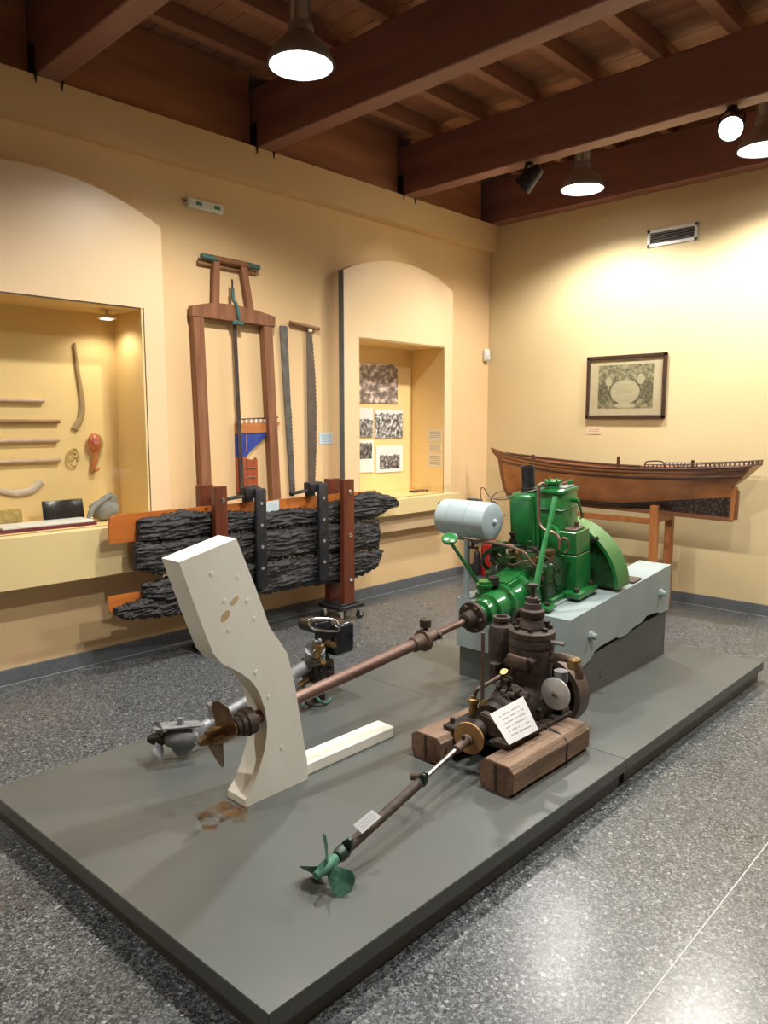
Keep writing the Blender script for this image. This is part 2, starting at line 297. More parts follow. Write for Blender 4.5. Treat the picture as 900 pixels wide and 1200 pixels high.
# ------------------------------------------------------------------ mesh helpers
MAT = {}           # object name -> matrix of its local frame
class MB:
    def __init__(s): s.bm = bmesh.new(); s.uv = None
    def poly(s, pts, uv=None):
        vs_ = [s.bm.verts.new(Vector(p)) for p in pts]
        f = s.bm.faces.new(vs_)
        if uv:
            l = s.bm.loops.layers.uv.verify()
            for lp, c in zip(f.loops, uv): lp[l].uv = c
        return f
    def bx(s, x0, x1, y0, y1, z0, z1, b=0, seg=1, R=None, c=None):
        v = [s.bm.verts.new((x, y, z)) for x in (x0, x1) for y in (y0, y1) for z in (z0, z1)]
        if R is not None:
            cc = Vector(c) if c is not None else Vector(((x0 + x1) / 2, (y0 + y1) / 2, (z0 + z1) / 2))
            for q in v: q.co = cc + R @ (q.co - cc)
        fs = [s.bm.faces.new([v[i] for i in q]) for q in ((0, 1, 3, 2), (4, 6, 7, 5), (0, 4, 5, 1), (2, 3, 7, 6), (0, 2, 6, 4), (1, 5, 7, 3))]
        if b:
            es = list({e for f in fs for e in f.edges})
            bmesh.ops.bevel(s.bm, geom=es, offset=b, segments=seg, affect='EDGES', profile=.5)
        return s
    def ob(s, c, size, R=None, b=0, seg=1):
        c = Vector(c); a, d, e = [k / 2 for k in size]
        return s.bx(c.x - a, c.x + a, c.y - d, c.y + d, c.z - e, c.z + e, b, seg, R if R is not None else Matrix.Identity(3), c)
    def lathe(s, p0, ax, prof, n=20, cap=True):
        p0 = Vector(p0); ax = Vector(ax).normalized()
        h = Vector((0, 0, 1)) if abs(ax.z) < .9 else Vector((1, 0, 0))
        e1 = ax.cross(h).normalized(); e2 = ax.cross(e1)
        rings = []
        for t_, r in prof:
            if r <= 1e-6: rings.append([s.bm.verts.new(p0 + ax * t_)])
            else: rings.append([s.bm.verts.new(p0 + ax * t_ + (e1 * math.cos(2 * math.pi * i / n) + e2 * math.sin(2 * math.pi * i / n)) * r) for i in range(n)])
        for a, b in zip(rings, rings[1:]):
            for i in range(n):
                j = (i + 1) % n
                if len(a) == 1 and len(b) == 1: continue
                if len(a) == 1: s.bm.faces.new((a[0], b[i], b[j]))
                elif len(b) == 1: s.bm.faces.new((a[i], b[0], a[j]))
                else: s.bm.faces.new((a[i], b[i], b[j], a[j]))
        if cap:
            for r in (rings[0], rings[-1]):
                if len(r) > 2: s.bm.faces.new(r)
        return s
    def cyl(s, p0, p1, r0, r1=None, n=16):
        p0, p1 = Vector(p0), Vector(p1); L = (p1 - p0).length
        return s.lathe(p0, p1 - p0, [(0, r0), (L, r0 if r1 is None else r1)], n)
    def tube(s, pts, r, n=8, k=0, closed=False, r1=None):
        pts = [Vector(p) for p in pts]
        if k: pts = spline(pts, k, closed)
        rings = []; prev = None; m = len(pts)
        for i, p in enumerate(pts):
            a = pts[i - 1] if (i or closed) else p; b = pts[(i + 1) % m] if (i < m - 1 or closed) else p
            t_ = (b - a).normalized()
            if prev is None:
                h = Vector((0, 0, 1)) if abs(t_.z) < .9 else Vector((1, 0, 0)); e1 = t_.cross(h).normalized()
            else: e1 = (prev - t_ * prev.dot(t_)).normalized()
            prev = e1; e2 = t_.cross(e1)
            rr = r if r1 is None else r + (r1 - r) * i / max(1, m - 1)
            rings.append([s.bm.verts.new(p + (e1 * math.cos(2 * math.pi * q / n) + e2 * math.sin(2 * math.pi * q / n)) * rr) for q in range(n)])
        prs = list(zip(rings, rings[1:])) + ([(rings[-1], rings[0])] if closed else [])
        for a, b in prs:
            for q in range(n): s.bm.faces.new((a[q], b[q], b[(q + 1) % n], a[(q + 1) % n]))
        if not closed: s.bm.faces.new(rings[0]); s.bm.faces.new(rings[-1])
        return s
    def prism(s, poly, f0, f1):
        a = [s.bm.verts.new(Vector(f0(*p))) for p in poly]; b = [s.bm.verts.new(Vector(f1(*p))) for p in poly]
        s.bm.faces.new(a); s.bm.faces.new(b); n = len(poly)
        for i in range(n): s.bm.faces.new((a[i], b[i], b[(i + 1) % n], a[(i + 1) % n]))
        return s
    def pyz(s, poly, x0, x1): return s.prism(poly, lambda y, z: (x0, y, z), lambda y, z: (x1, y, z))
    def pxz(s, poly, y0, y1): return s.prism(poly, lambda x, z: (x, y0, z), lambda x, z: (x, y1, z))
    def sph(s, c, r, sc=(1, 1, 1), n=14):
        m = Matrix.Translation(Vector(c)) @ Matrix.Diagonal((r * sc[0], r * sc[1], r * sc[2], 1))
        bmesh.ops.create_uvsphere(s.bm, u_segments=n, v_segments=max(6, n // 2), radius=1, matrix=m); return s
    def grid(s, fn, nu, nv):
        g = [[s.bm.verts.new(Vector(fn(i / nu, j / nv))) for j in range(nv + 1)] for i in range(nu + 1)]
        for i in range(nu):
            for j in range(nv): s.bm.faces.new((g[i][j], g[i + 1][j], g[i + 1][j + 1], g[i][j + 1]))
        return s
    def jitter(s, a, sc=8, seed=0):
        for v in s.bm.verts:
            v.co += noise.noise_vector(v.co * sc + Vector((seed, 0, 0))) * a
        return s
    def build(s, name, m, parent=None, origin=None, local=False, smooth=35, fixn=True):
        if fixn: bmesh.ops.recalc_face_normals(s.bm, faces=s.bm.faces[:])
        me = bpy.data.meshes.new(name)
        M_ = Matrix.Identity(4)
        if parent is not None:
            M_ = MAT[parent.name]
            if not local: s.bm.transform(M_.inverted())
        elif origin is not None:
            M_ = Matrix.Translation(Vector(origin)); s.bm.transform(M_.inverted())
        s.bm.to_mesh(me); s.bm.free()
        me.materials.append(MT[m] if isinstance(m, str) else m)
        for p in me.polygons: p.use_smooth = True
        me.set_sharp_from_angle(angle=math.radians(smooth))
        o = bpy.data.objects.new(name, me); COL.objects.link(o)
        if parent is not None: o.parent = parent
        elif origin is not None: o.location = origin
        MAT[o.name] = M_
        return o
def spline(pts, k, closed=False):
    out = []; n = len(pts); rng = n if closed else n - 1
    for i in range(rng):
        g = lambda q: pts[q % n] if closed else pts[max(0, min(n - 1, q))]
        p0, p1, p2, p3 = g(i - 1), g(i), g(i + 1), g(i + 2)
        for j in range(k):
            t_ = j / k
            out.append(.5 * ((2 * p1) + (p2 - p0) * t_ + (2 * p0 - 5 * p1 + 4 * p2 - p3) * t_ ** 2 + (3 * p1 - p0 - 3 * p2 + p3) * t_ ** 3))
    if not closed: out.append(pts[-1])
    return out
def tag(o, label=None, cat=None, group=None, kind=None):
    if label: o['label'] = label
    if cat: o['category'] = cat
    if group: o['group'] = group
    if kind: o['kind'] = kind
    return o
def thing(name, label, cat, loc=(0, 0, 0), rot=(0, 0, 0), group=None):
    o = bpy.data.objects.new(name, None); COL.objects.link(o); o.empty_display_size = .1
    o.location = loc; o.rotation_euler = rot
    from mathutils import Euler
    MAT[o.name] = Matrix.Translation(Vector(loc)) @ Euler(rot).to_matrix().to_4x4()
    return tag(o, label, cat, group)
def copy_tree(o, loc, label=None, parent=None):
    c = o.copy(); COL.objects.link(c)
    if parent is None: c.location = loc; MAT[c.name] = Matrix.Translation(Vector(loc))
    else: c.parent = parent
    if label: c['label'] = label
    for ch in [k for k in bpy.data.objects if k.parent == o]: copy_tree(ch, None, None, c)
    return c
def piece(src, parent, loc=None):
    c = src.copy(); COL.objects.link(c); c.parent = parent
    if loc is not None: c.location = loc
    return c
def card(name, m, corners, label, cat, normal, th=.002, group=None, parent=None):
    """thin printed card; corners tl, tr, br, bl; printed face carries UVs"""
    b = MB(); n = Vector(normal).normalized(); c = [Vector(p) for p in corners]
    b.poly([c[3], c[2], c[1], c[0]], [(0, 0), (1, 0), (1, 1), (0, 1)])
    k = [p - n * th for p in c]
    b.poly([k[0], k[1], k[2], k[3]])
    for i in range(4): b.poly([c[i], c[(i + 1) % 4], k[(i + 1) % 4], k[i]], [(0, 0)] * 4)
    bmesh.ops.remove_doubles(b.bm, verts=b.bm.verts[:], dist=1e-5)
    ctr = sum(c, Vector()) / 4
    o = b.build(name, m, parent, None if parent else tuple(ctr))
    if label: tag(o, label, cat, group)
    return o

# ================================================================== THE ROOM
LW, BW, RW, FW = -4.4, 6.1, 3.2, -3.6       # left wall, back wall, right wall, wall behind the camera
PX = -4.28                                   # face of the two arched show-case fronts
NB = -4.66                                   # back of the show-case niches
WT = 3.36                                    # wall top / beam underside
ZP = 3.86                                    # underside of the ceiling planks
fl = MB().bx(LW - .3, RW, FW, BW, -.1, 0).build('floor', 'terrazzo'); tag(fl, 'grey speckled terrazzo floor', kind='structure')
MB().bx(-.724, -.720, FW, BW, .0, .0008).build('joint_strip', 'strip', fl)
MB().bx(LW + .012, LW + .022, FW, BW, .0, .0012).build('joint_strip', 'strip', fl)
MB().bx(LW, RW, BW - .022, BW - .012, .0, .0012).build('joint_strip', 'strip', fl)

n1 = (1.12, 2.345, .875, 2.19); n2 = (4.19, 5.27, .85, 2.165)      # niche openings y0,y1,z0,z1
b = MB(); T = LW - .35
b.bx(T, LW, FW, n1[0], 0, WT); b.bx(T, LW, n1[1], n2[0], 0, WT); b.bx(T, LW, n2[1], BW, 0, WT)
for n in (n1, n2): b.bx(T, LW, n[0], n[1], 0, n[2]); b.bx(T, LW, n[0], n[1], n[3], WT)
wl = b.build('wall_left', 'plaster'); tag(wl, 'yellow plaster wall with two arched show-case fronts', kind='structure')
wb = MB().bx(LW - .35, RW, BW, BW + .2, 0, ZP + .1).build('wall_back', 'plaster_back'); tag(wb, 'yellow plaster wall behind the ship model', kind='structure')
wr = MB().bx(RW, RW + .2, FW, BW, 0, ZP + .1).build('wall_right', 'plaster'); tag(wr, kind='structure')
wf = MB().bx(LW - .35, RW, FW - .2, FW, 0, ZP + .1).build('wall_front', 'plaster'); tag(wf, kind='structure')
def bb_prof(): return [(0, 0), (.018, 0), (.018, .03), (.012, .085), (.0, .088)]
o = MB().prism(bb_prof(), lambda a, z: (LW + a, FW, z), lambda a, z: (LW + a, BW, z)).build('baseboard_left', 'baseboard'); tag(o, 'dark grey terrazzo baseboard', kind='structure')
o = MB().prism(bb_prof(), lambda a, z: (LW + .018, BW - a, z), lambda a, z: (RW, BW - a, z)).build('baseboard_back', 'baseboard'); tag(o, 'dark grey terrazzo baseboard', kind='structure')
o = MB().bx(LW, LW + .105, FW, BW, 3.127, WT).build('trim_1', 'plaster'); tag(o, 'projecting plaster band under the ceiling beams', kind='structure')

def arch_front(yc, hw, zs, h, z0, hole, name):
    """arched front with a rectangular hole, standing proud of the wall"""
    R = (hw * hw + h * h) / (2 * h); cz = zs + h - R
    az = lambda y: cz + math.sqrt(max(0, R * R - (y - yc) ** 2))
    ys = sorted(set([round(yc - hw + 2 * hw * i / 40, 4) for i in range(41)] + [hole[0], hole[1]]))
    b = MB(); P = b.poly
    for a, c in zip(ys, ys[1:]):
        mid = (a + c) / 2
        if hole[0] < mid < hole[1]:
            P([(PX, a, z0), (PX, c, z0), (PX, c, hole[2]), (PX, a, hole[2])]); P([(PX, a, hole[3]), (PX, c, hole[3]), (PX, c, az(c)), (PX, a, az(a))])
        else:
            P([(PX, a, z0), (PX, c, z0), (PX, c, hole[2]), (PX, a, hole[2])]); P([(PX, a, hole[2]), (PX, c, hole[2]), (PX, c, hole[3]), (PX, a, hole[3])])
            P([(PX, a, hole[3]), (PX, c, hole[3]), (PX, c, az(c)), (PX, a, az(a))])
        P([(PX, a, az(a)), (PX, c, az(c)), (LW, c, az(c)), (LW, a, az(a))]); P([(PX, a, z0), (PX, c, z0), (LW, c, z0), (LW, a, z0)])
    for y in (yc - hw, yc + hw):
        for za, zb in ((z0, hole[2]), (hole[2], hole[3]), (hole[3], az(y))): P([(PX, y, za), (LW, y, za), (LW, y, zb), (PX, y, zb)])
    bmesh.ops.remove_doubles(b.bm, verts=b.bm.verts[:], dist=1e-5)
    return b.build(name, 'panel', wl)
def niche(n, name):
    b = MB(); y0, y1, z0, z1 = n; e = .0015
    y0 += .006; y1 -= .006; z0 += .006; z1 -= .006; X0, X1 = PX - .001, NB
    b.poly([(X1, y0, z0), (X1, y1, z0), (X1, y1, z1), (X1, y0, z1)])
    b.poly([(X0, y0, z0), (X1, y0, z0), (X1, y0, z1), (X0, y0, z1)]); b.poly([(X0, y1, z0), (X1, y1, z0), (X1, y1, z1), (X0, y1, z1)])
    b.poly([(X0, y0, z1), (X0, y1, z1), (X1, y1, z1), (X1, y0, z1)]); b.poly([(X0, y0, z0), (X0, y1, z0), (X1, y1, z0), (X1, y0, z0)])
    bmesh.ops.remove_doubles(b.bm, verts=b.bm.verts[:], dist=1e-5)
    bmesh.ops.solidify(b.bm, geom=b.bm.faces[:], thickness=.003)
    return b.build(name, 'niche', wl)
arch_front(1.73, .75, 2.69, .19, .585, n1, 'show_case_front'); arch_front(4.705, .675, 2.66, .15, .565, n2, 'show_case_front')
MB().bx(PX - .055, PX - .0015, 4.024, 4.0305, .567, 2.66).build('panel_edge', mat('dark_grey_edge_board', (.10, .10, .095), (.13, .13, .12), rough=.6), wl)
niche(n1, 'niche_lining'); niche(n2, 'niche_lining')
SX = -4.19
MB().bx(PX, SX, .98, 2.48, .585, n1[2], .003).build('show_case_sill', 'sill', wl)
MB().bx(PX, SX, 4.03, 5.38, .715, n2[2], .003).build('show_case_sill', 'sill', wl)
MB().bx(PX - .012, PX - .007, n1[0] + .004, n1[1] - .004, n1[2] + .001, n1[3] - .002).build('glass_pane', 'glass', wl)
MB().bx(PX - .004, PX + .004, n1[1] - .022, n1[1] - .012, n1[2], n1[3]).build('pane_edge_trim', 'sill', wl)
MB().bx(PX - .004, PX + .003, n1[0], n1[1], n1[3] - .006, n1[3]).build('pane_edge_trim', 'frame', wl)
MB().bx(PX + .004, PX + .009, 4.04, 5.36, n2[2], n2[2] + .075).build('glass_lip', 'glass', wl)

# ceiling: planks on rafters on beams
ce = MB().bx(LW - .35, RW, FW, BW, ZP + .03, ZP + .08).build('ceiling', 'plank'); tag(ce, 'dark timber ceiling of planks on rafters and heavy beams', kind='structure')
pk = None; y = FW
while y < BW - .05:
    w_ = min(.145, BW - y)
    if pk is None: pk = MB().bx(LW, RW, .0015, .1435, 0, .03, .003).build('plank', 'plank', ce); pk.location = (0, y, ZP)
    else: piece(pk, ce, (0, y, ZP))
    y += .145
rf = None
for i in range(16):
    x = -4.05 + .462 * i
    if rf is None: rf = MB().bx(0, .075, FW, BW, 0, .115, .004).build('rafter', 'rafter', ce); rf.location = (x, 0, ZP - .115)
    else: piece(rf, ce, (x, 0, ZP - .115))
BEAM_Y = [1.84, 3.31, 4.80, 6.065, .37, -1.10, -2.57]
bm0 = None; br0 = None
for y in BEAM_Y:
    if bm0 is None: bm0 = MB().bx(LW - .02, RW, -.068, .068, 0, ZP - .115 - WT, .006).build('beam', 'beam', ce); bm0.location = (0, y, WT); q = bm0
    else: q = piece(bm0, ce, (0, y if y < 6 else BW - .068, WT))
    if y > 6: continue
    if br0 is None:
        bb = MB()
        for s in (-1, 1):
            bb.bx(LW + .0, LW + .10, s * .068, s * .078, .0, .16)
            bb.prism([(s * .060, .012), (s * .082, .012), (s * .071, -.045)], lambda yy, z: (LW + .106, yy, z), lambda yy, z: (LW + .112, yy, z))
        bb.bx(LW + .0, LW + .112, -.078, .078, -.001, .006)
        br0 = bb.build('beam_bracket', 'black_iron', q)
    else: piece(br0, q)
ys = sorted(BEAM_Y)
for a, c in zip([FW] + ys, ys):
    a2 = a + (.08 if a > FW else 0)
    if c - .08 - a2 > .05: MB().bx(LW + .01, LW + .045, a2, min(c, BW - .136) - .08, WT, ZP - .002, .003).build('fascia_board', 'fascia', ce)

# ------------------------------------------------------------------ lamps
def pendant():
    L = thing('pendant_lamp', 'x', 'lamp', (0, 0, 0), group='bell pendant lamps')
    b = MB().lathe((0, 0, 0), (0, 0, 1), [(0, .168), (.006, .170), (.03, .163), (.075, .140), (.115, .105), (.145, .070), (.150, .066), (.150, .058), (.115, .096), (.075, .131), (.03, .154), (.0, .160)], 36, cap=False)
    b.poly  # open mouth
    b.build('shade', 'grey_metal', L, local=True)
    MB().lathe((0, 0, .145), (0, 0, 1), [(0, .062), (.02, .066), (.05, .062), (.06, .05)], 24).build('collar', 'grey_metal', L, local=True)
    MB().lathe((0, 0, .20), (0, 0, 1), [(0, .048), (.09, .046), (.20, .046), (.21, .02), (.21, .0)], 20).build('gear_housing', 'alu', L, local=True)
    for i in range(4):
        a = i * math.pi / 2 + .4; bb = MB()
        bb.cyl((math.cos(a) * .055, math.sin(a) * .055, .16), (math.cos(a) * .052, math.sin(a) * .052, .40), .006, n=6)
        bb.build('housing_rod', 'grey_metal', L, local=True)
    MB().cyl((0, 0, .40), (0, 0, ZP - 3.28), .008, n=8).build('hanger', 'black_iron', L, local=True)
    MB().lathe((0, 0, .012), (0, 0, 1), [(0, 0), (.0, .155), (.004, .155), (.02, .06), (.03, 0)], 32).build('diffuser', 'bulb', L, local=True)
    MB().lathe((0, 0, -.018), (0, 0, 1), [(0, 0), (.004, .03), (.02, .05), (.034, .05)], 20).build('bulb', 'bulb', L, local=True)
    return L
def lamp_light(L):
    ld = bpy.data.lights.new('lamp_light', 'SPOT'); ld.energy = LAMP_W * 4; ld.color = LAMP_COL
    ld.spot_size = math.radians(152); ld.spot_blend = .55; ld.shadow_soft_size = .06
    lo = bpy.data.objects.new('lamp_light', ld); COL.objects.link(lo); lo.parent = L; lo.location = (0, 0, -.03)
p0 = None
LAMPS = [(-3.05, 2.585, 'grey bell pendant lamp hanging over the bay between the two nearest beams'),
         (-3.02, 5.38, 'grey bell pendant lamp left of the air vent, close to the rear wall'),
         (-1.73, 5.44, 'grey bell pendant lamp next to the lit spotlight, near the rear wall')]
LAMPS += [(x, y, 'bell pendant lamp outside the photographed part of the hall') for x, y in
          ((-1.74, 2.585), (-.44, 5.4), (-.44, 2.585), (-3.05, -.26))]
for x, y, lab in LAMPS:
    if p0 is None: p0 = pendant(); L = p0; L.location = (x, y, 3.28); L['label'] = lab
    else: L = copy_tree(p0, (x, y, 3.28), lab)
for L in [o for o in bpy.data.objects if o.name.startswith('pendant_lamp')]: lamp_light(L)

def spotlight(loc, aim, lit, label, watts):
    S = thing('spotlight', label, 'spotlight', loc, group=None)
    d = (Vector(aim) - Vector(loc)).normalized()
    c = Vector(loc) - Vector((0, 0, .0))
    MB().lathe(c - d * .11, d, [(0, 0), (0, .035), (.02, .045), (.10, .062), (.16, .075), (.175, .075), (.175, .068), (.16, .06)], 24, cap=False).build('housing', 'black_iron', S)
    MB().lathe(c + d * .055, d, [(0, 0), (0, .066), (.008, .058), (.014, 0)], 24).build('lens', 'lens' if lit else 'black_gloss', S)
    side = d.cross(Vector((0, 0, 1))).normalized()
    top = c + Vector((0, 0, WT - c.z))
    MB().tube([c + side * .07, c + side * .07 + Vector((0, 0, .06)), top - Vector((0, 0, .015)) + side * .02, top - side * .02 - Vector((0, 0, .015)), c - side * .07 + Vector((0, 0, .06)), c - side * .07], .007, 6).build('yoke', 'black_iron', S)
    MB().cyl(top - Vector((0, 0, .02)), top, .03, n=14).build('mount', 'black_iron', S)
    if lit:
        ld = bpy.data.lights.new('spot_beam', 'SPOT'); ld.energy = watts; ld.color = (1, .9, .74); ld.spot_size = math.radians(60); ld.spot_blend = .6; ld.shadow_soft_size = .05
        lo = bpy.data.objects.new('spot_beam', ld); COL.objects.link(lo); lo.parent = S
        lo.location = d * .075; lo.rotation_euler = d.to_track_quat('-Z', 'Y').to_euler()
spotlight((-1.72, 4.80, 3.25), (-.6, 1.2, .9), True, 'lit black spotlight under the beam, glaring into the room', 160)
spotlight((-3.13, 4.80, 3.25), (-4.28, 4.62, 2.35), True, 'black spotlight under the beam, turned away towards the arched photograph show-case', 24)

# ------------------------------------------------------------------ small wall fixtures
t = thing('emergency_light', 'slim white emergency exit light on the wall above the frame saw', 'emergency light', (LW, 2.87, 2.88))
MB().bx(LW, LW + .035, 2.735, 3.005, 2.885, 2.945, .005, 2).build('housing', 'white', t)
MB().bx(LW + .035, LW + .038, 2.75, 2.99, 2.897, 2.935).build('diffuser', mat('exit_diffuser', (.72, .72, .62), rough=.4), t)
for y in (2.79, 2.93): MB().bx(LW + .038, LW + .0395, y, y + .045, 2.905, 2.928).build('pictogram', 'green_print', t)
MB().cyl((LW + .01, 2.73, 2.92), (LW + .01, 2.715, 2.93), .005, n=6).build('cable_gland', 'black', t)

t = thing('air_vent', 'white framed air vent grille high on the rear wall', 'vent', (-2.6, BW, 2.93))
x0, x1, z0, z1 = -2.81, -2.395, 2.925, 3.065
b = MB(); fw = .028
b.bx(x0, x1, BW - .012, BW, z0, z0 + fw, .003); b.bx(x0, x1, BW - .012, BW, z1 - fw, z1, .003); b.bx(x0, x0 + fw, BW - .012, BW, z0, z1, .003); b.bx(x1 - fw, x1, BW - .012, BW, z0, z1, .003)
b.build('frame', 'white', t)
MB().bx(x0 + fw, x1 - fw, BW - .003, BW - .001, z0 + fw, z1 - fw).build('backing', 'dark_slot', t)
for i in range(5):
    z = z0 + fw + .008 + i * .0165
    MB().ob(((x0 + x1) / 2, BW - .008, z), (x1 - x0 - 2 * fw, .012, .003), Matrix.Rotation(.6, 3, 'X')).build('slat', 'grey_metal', t)

t = thing('motion_sensor', 'small white motion sensor in the wall corner', 'sensor', (LW + .03, 6.03, 2.08))
MB().bx(LW, LW + .05, 6.0, 6.065, 2.085, 2.205, .018, 3).build('body', 'white', t)
MB().bx(LW + .05, LW + .056, 6.008, 6.057, 2.10, 2.145, .002).build('lens', mat('sensor_lens', (.6, .6, .58), rough=.3), t)

t = thing('framed_print', 'dark framed old engraving on the rear wall above the ship model', 'picture', (-2.95, BW, 1.52))
x0, x1, z0, z1 = -3.31, -2.59, 1.525, 2.067; R = Matrix.Rotation(math.radians(-.4), 3, 'Y'); fw = .03
b = MB()
b.bx(x0, x1, BW - .03, BW - .002, z0, z0 + fw, .004); b.bx(x0, x1, BW - .03, BW - .002, z1 - fw, z1, .004); b.bx(x0, x0 + fw, BW - .03, BW - .002, z0, z1, .004); b.bx(x1 - fw, x1, BW - .03, BW - .002, z0, z1, .004)
b.build('frame', 'frame', t)
MB().bx(x0 + fw, x1 - fw, BW - .012, BW - .004, z0 + fw, z1 - fw).build('mount', mat('aged_mount_paper', (.56, .46, .31), (.50, .41, .27), rough=.6, scale=6), t)
o = card('print', engraving_mat(), [(-3.20, BW - .0135, 1.985), (-2.70, BW - .0135, 1.985), (-2.70, BW - .0135, 1.615), (-3.20, BW - .0135, 1.615)], None, None, (0, -1, 0), .001, parent=t)
MB().bx(x0 + fw, x1 - fw, BW - .020, BW - .018, z0 + fw, z1 - fw).build('glazing', 'glass', t)
card('caption_card', 'card_tan2', [(-3.305, BW - .003, 1.455), (-3.165, BW - .003, 1.455), (-3.165, BW - .003, 1.388), (-3.305, BW - .003, 1.388)], 'tiny tan caption card under the framed engraving', 'card', (0, -1, 0), .003)
card('caption_card', 'card_blue', [(LW + .004, 3.865, 1.413), (LW + .004, 4.008, 1.413), (LW + .004, 4.008, 1.322), (LW + .004, 3.865, 1.322)], 'pale blue caption card between the crosscut saw and the second show-case', 'card', (1, 0, 0), .003)

# ================================================================== PLATFORM
ZT = .115
pf = thing('display_platform', 'low grey painted exhibition platform carrying the engines', 'platform', (-2.1, 2.7, 0))
_a = onz(-14.2, 925.7, ZT); A, Bq, Cq, Dq = Vector((_a.x, _a.y)), Vector((-1.288, .955)), Vector((-1.278, 4.535)), Vector((_a.x + .06, 4.47))
SA, SB = Vector((_a.x + .03, 2.75)), Vector((-1.283, 2.795))
def slab(pts, z0, z1, name, m, ins=0, bev=0):
    c = sum(pts, Vector((0, 0))) / len(pts)
    pp = [p + (c - p).normalized() * ins for p in pts]
    b = MB().prism([(p.x, p.y) for p in pp], lambda x, y: (x, y, z0), lambda x, y: (x, y, z1))
    if bev: bmesh.ops.bevel(b.bm, geom=b.bm.edges[:], offset=bev, segments=1, affect='EDGES')
    return b.build(name, m, pf)
for q in ([A, Bq, SB, SA], [SA, SB, Cq, Dq]):
    e = .0008 * (1 if q[0] is A else -1)
    qq = [p.copy() for p in q]
    for p in qq:
        if p in (SA, SB): p.y -= e
    slab(qq, ZT - .052, ZT, 'top_panel', 'platform', 0, .0025)
    slab(qq, 0, ZT - .052, 'base_panel', 'platform', .03)

# ------------------------------------------------------------------ engine bed on the platform
ANG = math.atan(.1); EO = Vector((-2.09, 3.12, .55))
bed = thing('engine_bed', 'pale blue-grey engine bed on a dark grey plinth under the green engine', 'engine bed', (-2.09, 3.7, ZT))
zt = lambda y: .55 + (y - 3.12) * .0945
MB().pyz([(3.135, ZT), (4.27, ZT), (4.27, .385), (3.135, .30)], -2.42, -1.757).build('plinth', 'plinth', bed)
bot = [(3.12, .283), (3.27, .288), (3.33, .302), (3.38, .338), (3.43, .352), (3.62, .362), (3.64, .35), (3.74, .352), (3.80, .37), (3.93, .385)]
b = MB().pyz(bot + [(3.93, zt(3.93)), (3.12, zt(3.12))], -2.43, -1.745)
for xa, xb in ((-2.43, -2.235), (-1.94, -1.745)): b.pyz([(3.93, .385), (3.98, .408), (4.12, .402), (4.16, .388), (4.285, .388), (4.285, zt(4.285)), (3.93, zt(3.93))], xa, xb)
bmesh.ops.bevel(b.bm, geom=[e for e in b.bm.edges if len(e.link_faces) == 2 and e.calc_face_angle(0) > .6], offset=.006, segments=2, affect='EDGES')
blk = b.build('block', 'bluegrey', bed)
for y, z in ((3.329, .431), (4.153, .51)):
    MB().lathe((-1.746, y, z), (1, 0, 0), [(0, .026), (.012, .026), (.016, .016), (.032, .016), (.036, .012), (.036, 0)], 8).build('bolt', 'bluegrey', blk)
for y, z in ((3.47, .205), (3.47, .18), (4.25, .215), (4.25, .185)):
    MB().cyl((-1.758, y, z), (-1.7555, y, z), .006, n=8).build('screw_hole', 'dark_slot', bed)
RX = Matrix.Rotation(ANG, 3, 'X')
def eloc(x, y, z): return EO + RX @ Vector((x, y, z))
def ebox(x0, x1, y0, y1, z0, z1, bv=0):
    b = MB().bx(x0, x1, y0, y1, z0, z1, bv); 
    for v in b.bm.verts: v.co = eloc(*v.co)
    return b
ebox(.09, .185, .0, .70, -.004, .012, .002).build('mounting_rail', 'bluegrey', blk)
ebox(-.185, -.09, .0, .70, -.004, .012, .002).build('mounting_rail', 'bluegrey', blk)
ebox(.20, .335, .70, .80, -.004, .008, .002).build('wood_shim', 'rust_brown', blk)

# ------------------------------------------------------------------ green marine engine (built in its inclined frame)
E_ = thing('marine_engine', 'bright green marine diesel engine with black exhaust and copper pipes on the pale bed', 'engine', tuple(EO), (ANG, 0, 0))
def P(b, name, m, par=E_, sm=35): return b.build(name, m, par, local=True, smooth=sm)
AZ = .045
def bolts(name, m, par, c, ax, R, n, r=.007, h=.01, off=0, local=True):
    c = Vector(c); ax = Vector(ax).normalized(); hh = Vector((0, 0, 1)) if abs(ax.z) < .9 else Vector((1, 0, 0))
    e1 = ax.cross(hh).normalized(); e2 = ax.cross(e1)
    for i in range(n):
        a = 2 * math.pi * i / n + off; q = c + (e1 * math.cos(a) + e2 * math.sin(a)) * R
        MB().cyl(q, q + ax * h, r, n=6).build(name, m, par, local=local)
def ring_bolts(b, c, ax, R, n, r=.007, h=.01, off=0):
    c = Vector(c); ax = Vector(ax).normalized(); hh = Vector((0, 0, 1)) if abs(ax.z) < .9 else Vector((1, 0, 0))
    e1 = ax.cross(hh).normalized(); e2 = ax.cross(e1)
    for i in range(n):
        a = 2 * math.pi * i / n + off; q = c + (e1 * math.cos(a) + e2 * math.sin(a)) * R
        b.cyl(q, q + ax * h, r, n=6)
    return b
